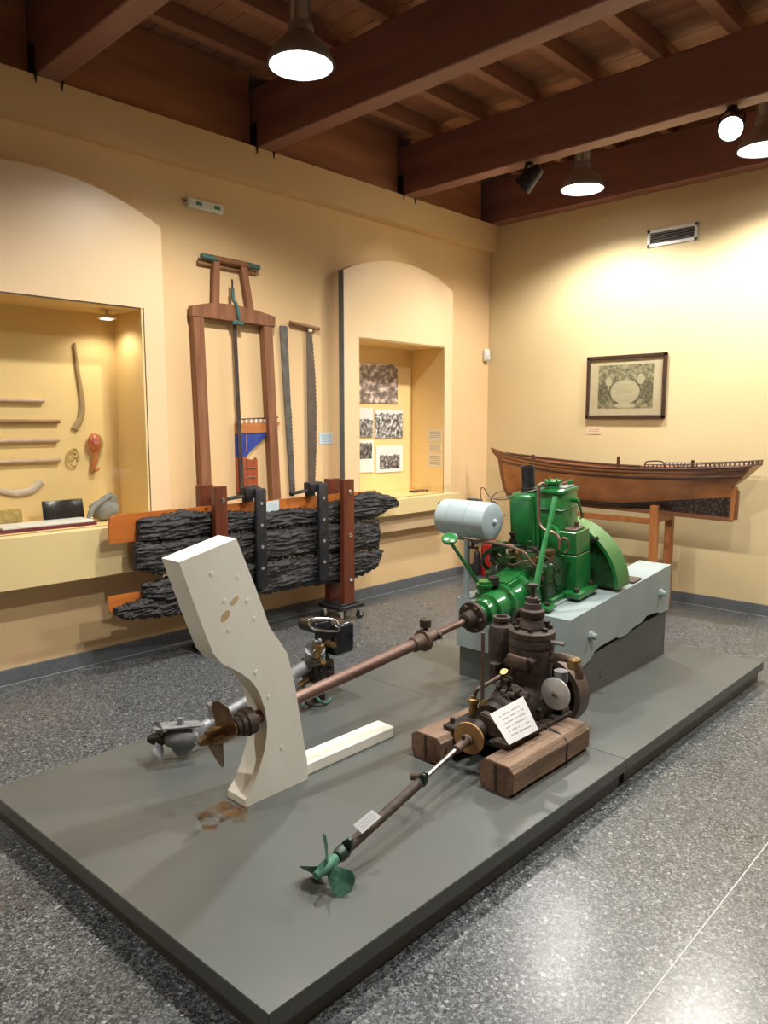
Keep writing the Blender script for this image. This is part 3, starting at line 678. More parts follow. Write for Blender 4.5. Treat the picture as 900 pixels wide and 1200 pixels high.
# gearbox
gb = P(MB().lathe((0, 0, AZ), (0, 1, 0), [(-.300, .0), (-.300, .052), (-.268, .052), (-.262, .044), (-.25, .044), (-.245, .066), (-.215, .068), (-.21, .060), (-.19, .060), (-.185, .080), (-.10, .086), (-.095, .108), (-.07, .108), (-.065, .096), (.02, .104), (.03, .13), (.06, .13), (.07, .11), (.18, .12), (.18, 0)], 32), 'gearbox', 'green')
bolts('bolt', 'green_dark', gb, (0, -.095, AZ), (0, -1, 0), .097, 8)
bolts('bolt', 'green_dark', gb, (0, .03, AZ), (0, -1, 0), .12, 8)
cf = P(MB().lathe((0, -.30, AZ), (0, -1, 0), [(0, 0), (0, .076), (.022, .076), (.024, .040), (.075, .036), (.08, .028), (.08, 0)], 28), 'coupling_flange', 'rust')
bolts('bolt', 'rust_brown', cf, (0, -.322, AZ), (0, -1, 0), .058, 6, .009, .012)
lid = MB().prism([(-.10, .115), (.055, .115), (.045, .165), (-.09, .165)], lambda x, z: (x, -.075, z - .008), lambda x, z: (x, .15, z + .02))
bmesh.ops.bevel(lid.bm, geom=lid.bm.edges[:], offset=.008, segments=2, affect='EDGES')
P(lid, 'gearbox_cover', 'green')
P(MB().bx(-.10, .06, -.09, .155, .085, .118, .006, 2), 'cover_flange', 'green')
P(MB().cyl((-.05, -.13, .10), (-.05, -.13, .175), .035, n=18).cyl((-.05, -.13, .15), (-.05, -.13, .16), .045, n=18), 'filler_neck', 'green')
P(MB().cyl((-.02, -.10, .15), (-.02, -.10, .19), .028, n=18), 'filler_cap', 'rust_dark')
# hand lever with round pad
hl = P(MB().cyl((-.135, -.05, .10), (-.155, -.262, .392), .0105, .0085, n=10), 'hand_lever', 'green')
dd = Vector((.25, -.35, .9)).normalized()
P(MB().lathe((-.155, -.265, .396), dd, [(0, 0), (0, .010), (.004, .036), (.012, .040), (.020, .040), (.024, .034), (.024, 0)], 24), 'hand_pad', 'green', hl)
P(MB().ob((-.13, -.045, .10), (.05, .05, .06), Matrix.Rotation(.5, 3, 'X'), .008, 2), 'lever_clamp', 'green')
# gear shift lever
P(MB().tube([(.145, .02, .12), (.148, .055, .22), (.15, .115, .355)], .017, 10, r1=.013), 'lever_socket', 'green_lever')
P(MB().tube([(.15, .11, .345), (.15, .173, .451), (.15, .218, .548)], .011, 10), 'shift_lever', 'green_lever')
P(MB().tube([(.15, .165, .437), (.15, .215, .545), (.15, .219, .553)], .0135, 10), 'lever_grip', 'green_lever')
P(MB().ob((.13, .02, .11), (.05, .06, .10), None, .012, 2), 'lever_bracket', 'green_dark')
# crankcase
b = MB().bx(-.165, .15, .12, .50, .012, .22, .03, 3); P(b, 'crankcase', 'green_dark')
P(MB().bx(-.185, .17, .13, .49, .012, .04, .005), 'crankcase_flange', 'green')
for ya in (.20, .36): P(MB().bx(.148, .158, ya, ya + .11, .06, .18, .01, 2), 'inspection_door', 'green_dark')
# feet
b = MB()
b.bx(.12, .255, .25, .455, .014, .045, .006, 2); b.pyz([(.26, .045), (.44, .045), (.42, .12), (.28, .12)], .12, .145)
P(b, 'mounting_foot', 'green')
for y in (.28, .43): P(MB().cyl((.225, y, .04), (.225, y, .066), .014, n=6), 'foot_bolt', 'rust')
b = MB().bx(.10, .215, .02, .10, .013, .030, .005, 2); b.pyz([(.03, .03), (.09, .03), (.075, .13), (.045, .13)], .10, .13)
P(b, 'mounting_foot', 'green'); P(MB().cyl((.185, .06, .03), (.185, .06, .045), .013, n=6), 'foot_bolt', 'rust')
b = MB().bx(-.235, -.12, .02, .42, .013, .040, .005, 2); P(b, 'mounting_foot', 'green')
# cylinder blocks
b = MB().bx(-.005, .13, .315, .475, .20, .545, .006, 2); cb = P(b, 'cylinder_block', 'green')
P(MB().bx(-.010, .135, .310, .480, .458, .4645, .002), 'block_joint', 'green_dark', cb)
P(MB().bx(-.012, .137, .308, .482, .545, .567, .004, 2), 'cylinder_head', 'green')
P(MB().bx(.085, .125, .36, .46, .565, .578, .003), 'head_plate', 'alu_dull')
b = MB().bx(-.20, -.03, .30, .47, .235, .535, .035, 4); P(b, 'water_jacket', 'green')
P(MB().bx(-.04, .005, .325, .465, .22, .55, .012, 2), 'jacket_web', 'green_dark')
P(MB().cyl((-.018, .318, .25), (-.018, .318, .515), .012, n=10), 'jacket_rib', 'green')
b = MB().lathe((.045, .375, .565), (0, 0, 1), [(0, .042), (.018, .042), (.02, .034), (.028, .034), (.03, .046), (.042, .046), (.044, .036), (.044, 0)], 20)
P(ring_bolts(b, (.045, .375, .607), (0, 0, 1), .037, 6, .006, .008), 'valve_cap', 'green')
P(MB().cyl((.105, .45, .565), (.105, .45, .60), .016, n=10), 'head_nut', 'green'); P(MB().cyl((-.02, .36, .55), (-.02, .36, .585), .024, n=12), 'head_nut', 'green')
P(MB().cyl((-.11, .385, .53), (-.11, .385, .56), .048, n=18), 'exhaust_flange', 'rust_dark')
b = MB().lathe((-.118, .39, .55), (0, 0, 1), [(0, .036), (.125, .037), (.125, .032), (.02, .031), (.02, 0)], 24, cap=False); P(b, 'exhaust_pipe', 'black_iron')
P(MB().bx(-.07, .02, .36, .44, .548, .562, .003), 'exhaust_clamp', 'rust_dark')
# pump housing and shoulder
b = MB().bx(.115, .215, .30, .445, .04, .232, .004); P(b, 'pump_housing', 'green')
b = MB().bx(.115, .215, .30, .445, .236, .355, .004); P(b, 'governor_housing', 'green')
P(MB().bx(.120, .213, .302, .443, .231, .237), 'housing_gasket', 'rust_dark')
P(MB().bx(.13, .20, .325, .42, .355, .366, .003).cyl((.165, .40, .366), (.165, .40, .39), .012, n=10), 'housing_lid', 'rust_brown')
b = MB().pxz([(.06, .20), (.125, .20), (.125, .34), (.10, .372), (.06, .39)], .285, .46); P(b, 'block_shoulder', 'green')
P(MB().tube([(.16, .44, .395), (.175, .45, .41), (.175, .45, .43)], .004, 6), 'drain_cock', 'brass')
# decompression tap on the block side
P(MB().cyl((.128, .425, .50), (.165, .425, .50), .012, n=10).tube([(.155, .425, .50), (.16, .45, .45), (.16, .465, .405)], .006, 6, k=4), 'decompression_lever', 'green')
# flywheel guard
def arc(r, a0, a1, n, cx=0, cz=.02): return [(cx + r * math.cos(a0 + (a1 - a0) * i / n), cz + r * math.sin(a0 + (a1 - a0) * i / n)) for i in range(n + 1)]
P(MB().pxz(arc(.335, 0, math.pi, 28), .515, .525), 'guard_plate', 'green_dark')  # shade inside the guard is put into this darker green
P(MB().pxz(arc(.345, 0, math.pi, 32) + arc(.325, math.pi, 0, 32), .50, .63), 'flywheel_guard', 'green')
P(MB().pxz(arc(.335, 0, math.pi, 28), .612, .622), 'guard_plate', 'green_dark')
P(MB().lathe((0, .535, .045), (0, 1, 0), [(0, 0), (0, .05), (.0, .27), (.07, .27), (.07, 0)], 36), 'flywheel', 'rust_dark')
P(MB().ob((.19, .51, .27), (.04, .03, .03), None, .005).cyl((.215, .49, .28), (.235, .50, .29), .01, n=6), 'guard_catch', 'rust_dark')
# fuel and water gear low on the near face
b = MB().lathe((-.19, .19, .05), (0, 0, 1), [(0, 0), (0, .05), (.03, .075), (.07, .078), (.10, .05), (.12, .04), (.13, .055), (.15, .055), (.16, .04), (.24, .038), (.245, 0)], 20); P(b, 'water_pump', 'green_dark')
P(MB().tube([(-.24, .19, .10), (-.27, .15, .17), (-.22, .12, .24), (-.15, .14, .27)], .012, 8, k=5), 'water_pipe', 'green_dark')
b = MB().lathe((.115, .21, .16), (0, 0, 1), [(0, 0), (0, .018), (.02, .03), (.05, .03), (.055, .022), (.09, .022), (.10, .032), (.115, .032), (.12, .01), (.12, 0)], 16); P(b, 'fuel_strainer', 'brass')
b = MB().cyl((.02, .21, .13), (.15, .21, .13), .028, n=14).cyl((.15, .21, .13), (.165, .21, .13), .036, n=14); P(b, 'injection_pump', 'green_dark')
P(MB().cyl((.06, .16, .06), (.06, .16, .20), .03, n=14).ob((.06, .16, .21), (.05, .05, .03), None, .006), 'lift_pump', 'green_dark')
P(MB().cyl((-.08, .14, .11), (-.08, .14, .23), .034, n=14).cyl((-.08, .14, .20), (-.08, .14, .215), .042, n=14), 'oil_filter', 'green_dark')
P(MB().cyl((-.03, .12, .14), (.03, .12, .15), .02, n=12), 'plug', 'rust_dark')
rnd = random.Random(3)
for i in range(16):
    x, y, z = rnd.uniform(-.14, .15), rnd.uniform(.10, .20), rnd.uniform(.08, .30); s = rnd.uniform(.010, .022)
    ax = rnd.choice([(1, 0, 0), (0, -1, 0), (0, 0, 1)])
    b = MB().lathe((x, y, z), ax, [(0, 0), (0, s), (s, s), (s, s * .6), (s * 2.2, s * .6), (s * 2.2, s * .9), (s * 2.8, s * .9), (s * 2.8, 0)], 6 if i % 2 else 12)
    P(b, 'union_fitting', ['rust_dark', 'green_dark', 'brass', 'rust'][i % 4])
for k_, (pts, r, m) in enumerate([
    ([(-.13, .13, .28), (-.05, .11, .285), (.05, .13, .275), (.12, .17, .27)], .006, 'rust'),
    ([(-.15, .13, .24), (-.05, .10, .20), (.05, .11, .23), (.13, .15, .16)], .006, 'copper'),
    ([(-.02, .12, .16), (.04, .09, .12), (.11, .12, .10), (.16, .16, .13)], .007, 'rust_dark'),
    ([(.05, .14, .30), (.12, .15, .255), (.17, .19, .20), (.16, .22, .15)], .006, 'rust'),
    ([(-.16, .15, .30), (-.19, .12, .25), (-.17, .11, .20), (-.10, .12, .17)], .008, 'rust_dark')]):
    P(MB().tube(pts, r, 8, k=6), 'fuel_line', m)
# copper pipes read from the photograph: over the head and down to the strainer; from the tank to the pump
P(MB().tube([(.03, .335, .585), (.022, .30, .60), (.012, .285, .57), (.012, .28, .48), (.018, .275, .40), (.05, .265, .365), (.11, .26, .355), (.145, .255, .325), (.148, .25, .27)], .0085, 8, k=6), 'copper_pipe', 'copper')
P(MB().tube([(-.20, -.02, .335), (-.12, .02, .33), (-.03, .06, .31), (.045, .08, .28), (.075, .09, .235), (.10, .12, .20), (.13, .16, .175)], .0085, 8, k=6), 'copper_pipe', 'copper')
P(MB().tube([(.148, .27, .30), (.165, .26, .33), (.185, .27, .32), (.185, .28, .28), (.165, .27, .25)], .006, 8, k=6), 'copper_pipe', 'copper')
P(MB().tube([(-.30, .26, .50), (-.18, .28, .52), (-.05, .30, .555), (.06, .36, .585), (.10, .45, .595)], .003, 6, k=5), 'control_wire', 'steel')
P(MB().tube([(-.165, .30, .53), (-.20, .27, .55), (-.25, .25, .53), (-.27, .25, .48), (-.24, .27, .43), (-.205, .29, .41)], .0028, 6, k=6), 'control_wire', 'rust_dark')

MB().tube([ony(565.5, 596, 3.42), ony(563, 575, 3.42), ony(567, 572, 3.42), ony(572, 580, 3.42), ony(580, 585, 3.42), ony(592, 585.5, 3.42), ony(604, 582, 3.42)], .0028, 6, k=6).build('control_wire', 'black', E_)
# ------------------------------------------------------------------ fuel tank on its post
TK = thing('fuel_tank', 'pale blue-grey cylindrical fuel tank on a slim post beside the green engine', 'tank', (-2.37, 3.135, .55))
b = MB().lathe((-2.555, 3.135, .985), (1, 0, 0), [(0, 0), (.002, .05), (.012, .082), (.03, .096), (.10, .098), (.10, .100), (.106, .100), (.106, .098), (.215, .098), (.215, .100), (.221, .100), (.221, .098), (.325, .098), (.338, .094), (.345, .080), (.348, .05), (.35, 0)], 40)
tk = b.build('tank_body', 'tank_paint', TK)
MB().lathe((-2.205, 3.135, .985), (1, 0, 0), [(0, .016), (.008, .014), (.014, .008), (.014, 0)], 14).build('end_boss', 'tank_paint', tk)
MB().cyl((-2.38, 3.135, zt(3.135)), (-2.38, 3.135, .87), .0165, n=14).build('post', 'tank_paint', TK)
b = MB().bx(-2.48, -2.25, 3.15, 3.18, .862, .874, .002)
for x in (-2.46, -2.32): b.bx(x, x + .022, 3.155, 3.185, .87, .91, .002)
b.build('saddle', 'tank_paint', TK)
MB().bx(-2.42, -2.34, 3.13, 3.20, zt(3.13), zt(3.13) + .012, .002).build('post_foot', 'bluegrey', TK)
MB().tube([(-2.36, 3.15, .862), (-2.33, 3.13, .845), (-2.28, 3.12, .86), (-2.24, 3.13, .88)], .006, 8, k=5).build('outlet_pipe', 'steel', TK)
MB().cyl((-2.335, 3.13, .83), (-2.335, 3.13, .86), .012, n=8).cyl((-2.36, 3.13, .835), (-2.31, 3.13, .835), .006, n=6).build('drain_cock', 'rust_dark', TK)
MB().bx(-2.40, -2.32, 3.15, 3.19, 1.083, 1.092, .003).cyl((-2.56, 3.135, 1.05), (-2.575, 3.135, 1.05), .012, n=8).build('filler_plate', 'black_iron', TK)

# ------------------------------------------------------------------ long propeller shaft with bronze propeller
def blade(hub, axis, ang, R_, r0, wid, p_root, p_tip, th=.006, rake=0.0, skew=.0, nu=10, nv=8, peak=.62):
    """one twisted propeller blade as a closed mesh"""
    axis = Vector(axis).normalized(); h = Vector((0, 0, 1)) if abs(axis.z) < .9 else Vector((1, 0, 0))
    e1 = axis.cross(h).normalized(); e2 = axis.cross(e1)
    rad = (e1 * math.cos(ang) + e2 * math.sin(ang)); tan = axis.cross(rad)
    b = MB(); hub = Vector(hub)
    def surf(u, v, side):
        r = r0 + (R_ - r0) * u
        wq = wid * (.42 + .58 * min(1, u / peak)) if u < peak else wid * math.sqrt(max(0, 1 - ((u - peak) / (1 - peak)) ** 2))
        wq = max(wq, .0008); a = p_root + (p_tip - p_root) * u; s = (v * 2 - 1)
        c = tan * math.cos(a) + axis * math.sin(a); nrm = -tan * math.sin(a) + axis * math.cos(a)
        t_ = th * (1 - .75 * u) * (1 - .85 * s * s) * .5
        return hub + rad * r + c * (s * wq + skew * u * u) + axis * rake * u + nrm * (t_ * side + .12 * wq * (s * s))
    b.grid(lambda u, v: surf(u, v, 1), nu, nv); b.grid(lambda u, v: surf(u, v, -1), nu, nv)
    bmesh.ops.remove_doubles(b.bm, verts=b.bm.verts[:], dist=.0004)
    return b
S0 = eloc(0, -.385, AZ)                     # engine end of the shaft
S1 = Vector((-2.155, 1.34, .392))           # propeller end
sd = (S1 - S0).normalized(); SL = (S1 - S0).length
def sp(yv): return S0 + (S1 - S0) * ((S0.y - yv) / (S0.y - S1.y))
PS = thing('propeller_shaft', 'long reddish propeller shaft with dark bronze propeller passing through the white sternpost', 'propeller shaft', tuple(S1))
MB().cyl(S0 + sd * .004, sp(2.43), .0165, n=14).build('steel_rod', 'shaft_pipe', PS)
yc = MB().lathe(sp(2.54), sd, [(0, .02), (.01, .026), (.04, .024), (.07, .036), (.075, .050), (.092, .050), (.095, .036), (.15, .034), (.155, .028)], 24).build('stuffing_box', 'rust_brown', PS)
k = sp(2.47)
MB().lathe(k + Vector((0, 0, .03)), (0, 0, 1), [(0, .01), (.028, .01), (.028, .026), (.062, .026), (.064, .022), (.064, 0)], 16).build('grease_cup', 'rust', yc)
MB().ob(sp(2.535) + Vector((.0, 0, .0)), (.075, .025, .03), None, .006).build('coupling_lug', 'rust', yc)
MB().cyl(sp(2.42), sp(1.50), .0255, n=20).build('stern_tube', 'shaft_pipe', PS)
nutp = sp(1.545)
nut = MB().lathe(nutp, sd, [(0, .036), (.002, .05), (.035, .052), (.038, .044), (.055, .044), (.057, .036), (.075, .034)], 24).build('tube_nut', 'rust', PS)
hubc = sp(1.415)
hb = MB().lathe(sp(1.475), sd, [(0, .026), (.02, .033), (.08, .035), (.115, .028), (.118, .018), (.135, .016), (.15, .010), (.15, 0)], 20).build('propeller_hub', 'bronze', PS)
for i in range(2):
    blade(hubc, sd, math.radians(238 + 180 * i), .140, .020, .074, math.radians(8), math.radians(2), .014, peak=.55).build('blade', 'bronze', hb, smooth=60)

# ------------------------------------------------------------------ white sternpost
SP = thing('sternpost', 'cream white wooden sternpost mock-up with cut-out for the propeller', 'sternpost', (-2.155, 1.6, ZT))
poly = [(1.243, 1.048), (1.467, 1.10), (1.545, .911), (1.602, .759), (1.655, .683), (1.682, .641), (1.713, .521), (1.774, .165), (1.774, ZT), (1.478, ZT), (1.478, .142), (1.506, .172), (1.542, .235), (1.567, .299), (1.578, .346), (1.582, .393), (1.574, .455), (1.554, .515), (1.535, .552), (1.51, .585), (1.475, .617), (1.436, .645), (1.395, .672), (1.362, .715), (1.335, .785), (1.307, .863)]
b = MB().pyz(poly, -2.215, -2.105)
bmesh.ops.bevel(b.bm, geom=[e for e in b.bm.edges if len(e.link_faces) == 2 and e.calc_face_angle(0) > 1.2], offset=.004, segments=2, affect='EDGES')
po = b.build('post', 'white_wood', SP)
MB().bx(-2.228, -2.128, 1.765, 2.292, ZT, ZT + .048, .004).build('foot', 'white_wood', SP)
for px, py in ((248, 672), (279, 676), (263, 704), (290, 704), (298, 725), (268, 738), (300, 788), (315, 817), (330, 876)):
    q = onx(px, py, -2.105)
    MB().lathe((-2.1055, q.y, q.z), (1, 0, 0), [(0, .009), (.0015, .008), (.002, 0)], 10).build('plugged_screw', 'white_wood', po)
for px, py, a, b_ in ((275, 704, .017, .014), (264, 722, .019, .018)):
    q = onx(px, py, -2.105)
    b = MB().lathe((0, 0, 0), (1, 0, 0), [(0, 1), (.001, 1), (.001, 0)], 16)
    for v in b.bm.verts: v.co = Vector((-2.1055 + v.co.x, q.y + v.co.y * a + v.co.z * .004, q.z + v.co.z * b_ + v.co.y * .006))
    b.build('bare_patch', 'white_knot', po)
# rusty stain on the platform in front of the post
def stain():
    m, t, b = nt('rust_stain'); out = t.nodes['Material Output']
    n = N(t, 'ShaderNodeTexNoise'); n.inputs['Scale'].default_value = 14; n.inputs['Detail'].default_value = 6; t.links.new(coords(t), n.inputs['Vector'])
    t.links.new(ramp(t, n.outputs['Fac'], [(.35, (.035, .022, .012)), (.5, (.12, .06, .015)), (.65, (.17, .15, .10))]), b.inputs['Base Color']); b.inputs['Roughness'].default_value = .5
    n3 = N(t, 'ShaderNodeTexNoise'); n3.inputs['Scale'].default_value = 11; n3.inputs['Detail'].default_value = 4; t.links.new(coords(t, loc=(3, 1, 0)), n3.inputs['Vector'])
    al = ramp(t, n3.outputs['Fac'], [(.44, (0, 0, 0)), (.56, (.85, .85, .85))]); t.links.new(al, b.inputs['Alpha']); return m
b = MB(); ctr = onz(263, 955, ZT); pts = []
for i in range(24):
    a = 2 * math.pi * i / 24; r = .085 * (1 + .35 * noise.noise(Vector((math.cos(a) * 1.5, math.sin(a) * 1.5, 3))))
    pts.append((ctr.x + r * math.cos(a) * 1.05, ctr.y + r * math.sin(a), ZT + .0008))
b.poly(pts); b.build('rust_stain', stain(), pf)

# ------------------------------------------------------------------ two timber bearers and the small rusty engine
def bearer(x0, x1, y0, y1, h, label, seed):
    t = thing('timber_bearer', label, 'timber', ((x0 + x1) / 2, (y0 + y1) / 2, ZT))
    w = (x1 - x0) / 2; xc = (x0 + x1) / 2; c = .26 * w
    oct_ = [(-w, c * 1.2), (-w + c * .6, .0), (w - c, .0), (w, c), (w, h - c * 1.1), (w - c, h), (-w + c * 1.3, h), (-w, h - c * .9)]
    b = MB(); n = 14; rings = []
    for i in range(n + 1):
        y = y0 + (y1 - y0) * i / n
        rings.append([b.bm.verts.new((xc + x + (.004 * noise.noise(Vector((x * 30, y * 6, seed))) if z > .01 else 0), y, ZT + z + (.004 * noise.noise(Vector((y * 6, x * 30, seed + 5))) if z > .01 else 0))) for x, z in oct_])
    for a, d in zip(rings, rings[1:]):
        for i in range(8): b.bm.faces.new((a[i], d[i], d[(i + 1) % 8], a[(i + 1) % 8]))
    b.bm.faces.new(rings[0]); b.bm.faces.new(rings[-1])
    bo = b.build('beam', 'old_timber', t, smooth=25)
    e = MB().pxz([(xc + x * .97, ZT + h * .02 + z * .96) for x, z in oct_], y0 - .002, y0 + .001)
    e.build('end_grain', 'timber_end', t)
    MB().pxz([(xc - .004, ZT + h * .05), (xc + .004, ZT + h * .05), (xc + .002, ZT + h * .95), (xc - .006, ZT + h * .95)], y0 - .0035, y0).build('drying_crack', 'dark_slot', t)
    return t
TR = bearer(-1.592, -1.438, 2.195, 2.765, .117, 'weathered squared timber with a black cord under the rusty engine', 1)
TL = bearer(-1.955, -1.80, 2.215, 2.80, .112, 'weathered squared timber under the rusty engine on the side of the sternpost foot', 9)
MB().tube([(-1.545, 2.585, .245), (-1.50, 2.585, .238), (-1.455, 2.58, .228), (-1.436, 2.575, .20), (-1.434, 2.57, .15), (-1.428, 2.565, .122)], .0035, 6, k=5).build('cord', 'black', TR)

RE = thing('small_engine', 'small rusty brown single-cylinder boat engine on two timber bearers', 'engine', (-1.70, 2.6, .23))
ex, ez = -1.70, .262
def Q(b, name, m, par=RE, sm=35): return b.build(name, m, par, smooth=sm)
# bed frame and lugs
b = MB(); 
for s in (-1, 1):
    b.bx(ex + s * .115 - .045, ex + s * .115 + .045, 2.30, 2.80, .232, .250, .004)
b.bx(ex - .10, ex + .10, 2.36, 2.78, .19, .25, .01)
Q(b, 'bed_frame', 'rust_dark')
for y in (2.34, 2.54, 2.74):
    for s in (-1, 1): Q(MB().cyl((ex + s * .14, y, .25), (ex + s * .14, y, .272), .011, n=6), 'lug_bolt', 'rust')
b = MB().bx(ex + .10, ex + .175, 2.44, 2.53, .247, .262, .003); Q(b, 'foot_plate', 'rust')
Q(MB().bx(ex + .09, ex + .165, 2.30, 2.41, .240, .262, .006), 'foot_plate', 'rust')
# crankcase
b = MB().lathe((ex, 2.44, ez + .01), (0, 1, 0), [(0, 0), (0, .06), (.02, .085), (.10, .095), (.13, .115), (.33, .118), (.36, .10), (.38, .05), (.38, 0)], 28)
cc = Q(b, 'crankcase', 'rust_dark'); bolts('bolt', 'rust', cc, (ex, 2.57, ez + .01), (0, -1, 0), .105, 8, .008, .014, 0, False)
b = MB().lathe((ex, 2.30, ez), (0, 1, 0), [(0, 0), (0, .03), (.02, .042), (.07, .05), (.10, .06), (.14, .06)], 20); Q(b, 'reverse_gear', 'rust_dark')
Q(MB().lathe((ex + .01, 2.40, ez), (0, 1, 0), [(0, .045), (.0, .085), (.03, .09), (.04, .06)], 24), 'gear_housing', 'rust_dark')
b = MB().pxz([(ex + .03, .25), (ex + .13, .25), (ex + .15, .275), (ex + .10, .30), (ex + .05, .33), (ex + .0, .335), (ex - .02, .30)], 2.335, 2.375); bmesh.ops.bevel(b.bm, geom=b.bm.edges[:], offset=.006, segments=2, affect='EDGES'); Q(b, 'bearing_bracket', 'rust')
# cylinder
cx, cy = ex + .015, 2.69
b = MB().lathe((cx, cy, .33), (0, 0, 1), [(0, .10), (.02, .085), (.06, .082), (.075, .088), (.13, .090), (.16, .095), (.20, .097), (.21, .094), (.215, .099), (.245, .099), (.25, .096), (.255, .100), (.278, .100), (.28, .094), (.285, .085), (.285, 0)], 36)
cl = Q(b, 'cylinder', 'rust')
bolts('head_nut', 'rust_dark', cl, (cx, cy, .612), (0, 0, 1), .076, 7, .012, .018, 0, False)
Q(MB().ob((cx - .01, cy - .092, .485), (.10, .03, .055), None, .008, 2), 'water_jacket_cover', 'rust_brown', cl)
Q(MB().ob((cx + .055, cy - .085, .50), (.035, .035, .022), Matrix.Rotation(.4, 3, 'Y'), .005), 'jacket_lug', 'rust', cl)
b = MB().lathe((cx, cy, .610), (0, 0, 1), [(0, .055), (.012, .060), (.03, .055), (.05, .045), (.06, .052), (.085, .052), (.092, .040), (.115, .036), (.118, .028), (.14, .026), (.142, .010), (.185, .008), (.188, .022), (.198, .022), (.2, 0)], 24)
hd = Q(b, 'hot_bulb_head', 'rust')
Q(MB().bx(cx - .035, cx + .035, cy - .012, cy + .012, .70, .712, .003).cyl((cx - .026, cy, .70), (cx - .026, cy, .745), .006, n=6).cyl((cx + .026, cy, .70), (cx + .026, cy, .745), .006, n=6).bx(cx - .035, cx + .035, cy - .012, cy + .012, .735, .747, .003), 'injector_clamp', 'rust_dark', hd)
for a_, c_ in ((.05, .03), (-.05, -.02)): Q(MB().cyl((cx + a_, cy + c_, .62), (cx + a_, cy + c_, .65), .016, n=6), 'stud_nut', 'rust_dark', hd)
Q(MB().tube([(cx - .03, cy, .68), (cx - .065, cy + .005, .68), (cx - .085, cy + .01, .65), (cx - .09, cy + .01, .60)], .012, 8, k=5), 'head_pipe', 'rust')
# silencer bottle beside the cylinder
b = MB().lathe((ex - .165, 2.72, .335), (0, 0, 1), [(0, 0), (0, .05), (.03, .056), (.22, .058), (.25, .05), (.262, .034), (.27, .03), (.275, .040), (.292, .040), (.292, .028), (.28, .026), (.28, 0)], 24); Q(b, 'silencer', 'rust')
Q(MB().cyl((ex - .12, 2.705, .43), (ex - .06, 2.70, .43), .026, n=12), 'silencer_neck', 'rust_dark')
Q(MB().ob((ex - .15, 2.66, .41), (.045, .05, .05), None, .008), 'silencer_bracket', 'rust_dark')
# vertical rod, oiler and pipe
q0, q1 = Vector((ex - .075, 2.46, .305)), Vector((ex - .085, 2.47, .62))
Q(MB().cyl(q0, q1, .008, n=8), 'control_rod', 'rust_brown')
Q(MB().tube([(ex - .06, 2.60, .415), (ex - .08, 2.55, .395), (ex - .10, 2.50, .375), (ex - .115, 2.47, .36), (ex - .118, 2.46, .325)], .009, 8, k=6), 'oil_pipe', 'rust_brown')
Q(MB().cyl((ex - .055, 2.60, .405), (ex - .055, 2.585, .43), .018, n=8).cyl((ex - .048, 2.61, .41), (ex - .06, 2.59, .415), .022, n=10), 'pipe_union', 'brass')
b = MB().lathe((ex - .118, 2.455, .255), (0, 0, 1), [(0, .018), (.02, .02), (.05, .018), (.055, .024), (.07, .024), (.075, .012), (.085, .012), (.085, 0)], 14); Q(b, 'oiler', 'brass')
b = MB().lathe((ex - .06, 2.455, .285), (0, 0, 1), [(0, .016), (.03, .018), (.05, .012), (.05, 0)], 12); Q(b, 'oiler', 'brass')
# exhaust elbow on the free side
Q(MB().tube([(cx + .085, cy, .50), (cx + .14, cy + .005, .515), (cx + .195, cy + .01, .51), (cx + .22, cy + .012, .475), (cx + .225, cy + .014, .44)], .020, 12, k=6, r1=.017), 'exhaust_elbow', 'rust_brown')
Q(MB().ob((cx + .20, cy + .01, .50), (.045, .05, .05), None, .008), 'elbow_flange', 'brass')
Q(MB().cyl((cx + .09, cy - .01, .575), (cx + .165, cy - .01, .58), .009, n=8), 'priming_cock', 'steel')
# flywheel with bright starting disc
fy = 2.90
fwl = Q(MB().lathe((ex, fy, ez + .01), (0, 1, 0), [(0, .10), (-.01, .125), (-.03, .13), (-.03, .157), (.055, .157), (.055, .13), (.02, .12), (.02, .04)], 44, cap=False), 'flywheel', 'rim')
Q(MB().lathe((ex, fy, ez + .01), (0, 1, 0), [(-.012, 0), (-.012, .13), (.018, .13), (.018, 0)], 36), 'flywheel_web', 'rust_dark', fwl)
sdk = Q(MB().lathe((-1.545, 2.652, .365), (0, 1, 0), [(0, 0), (-.002, .01), (0, .016), (0, .060), (.003, .068), (.012, .068), (.012, 0)], 36), 'starting_disc', 'alu')
Q(MB().lathe((-1.545, 2.652, .365), (0, -1, 0), [(0, .008), (.012, .008), (.014, 0)], 10), 'disc_centre_bolt', 'brass', sdk)
Q(MB().cyl((-1.548, 2.66, .36), (-1.56, 2.73, .35), .028, n=14).ob((-1.61, 2.71, .34), (.11, .06, .06), None, .01), 'starter_shaft', 'rust_dark')
Q(MB().cyl((-1.545, 2.70, .41), (-1.545, 2.70, .455), .03, n=16), 'oil_cap', 'alu_dull')
b = MB().pxz([(ex + .04, .25), (ex + .15, .25), (ex + .14, .285), (ex + .11, .30), (ex + .05, .31)], 2.74, 2.80); bmesh.ops.bevel(b.bm, geom=b.bm.edges[:], offset=.006, segments=2, affect='EDGES'); Q(b, 'rear_bearing', 'rust')
# clutter of pushrods and castings around the crankcase
rnd = random.Random(11)
for i in range(14):
    x, y, z = ex + rnd.uniform(-.10, .10), 2.58 + rnd.uniform(-.08, .03), rnd.uniform(.30, .42); s = rnd.uniform(.012, .024)
    ax = rnd.choice([(1, 0, 0), (0, -1, 0), (0, 0, 1), (.5, -.5, .5)])
    Q(MB().lathe((x, y, z), ax, [(0, 0), (0, s), (s, s), (s, s * .6), (s * 2, s * .6), (s * 2, s * .85), (s * 2.8, s * .85), (s * 2.8, 0)], 6 if i % 2 else 12), 'casting', ['rust_dark', 'rust'][i % 2])
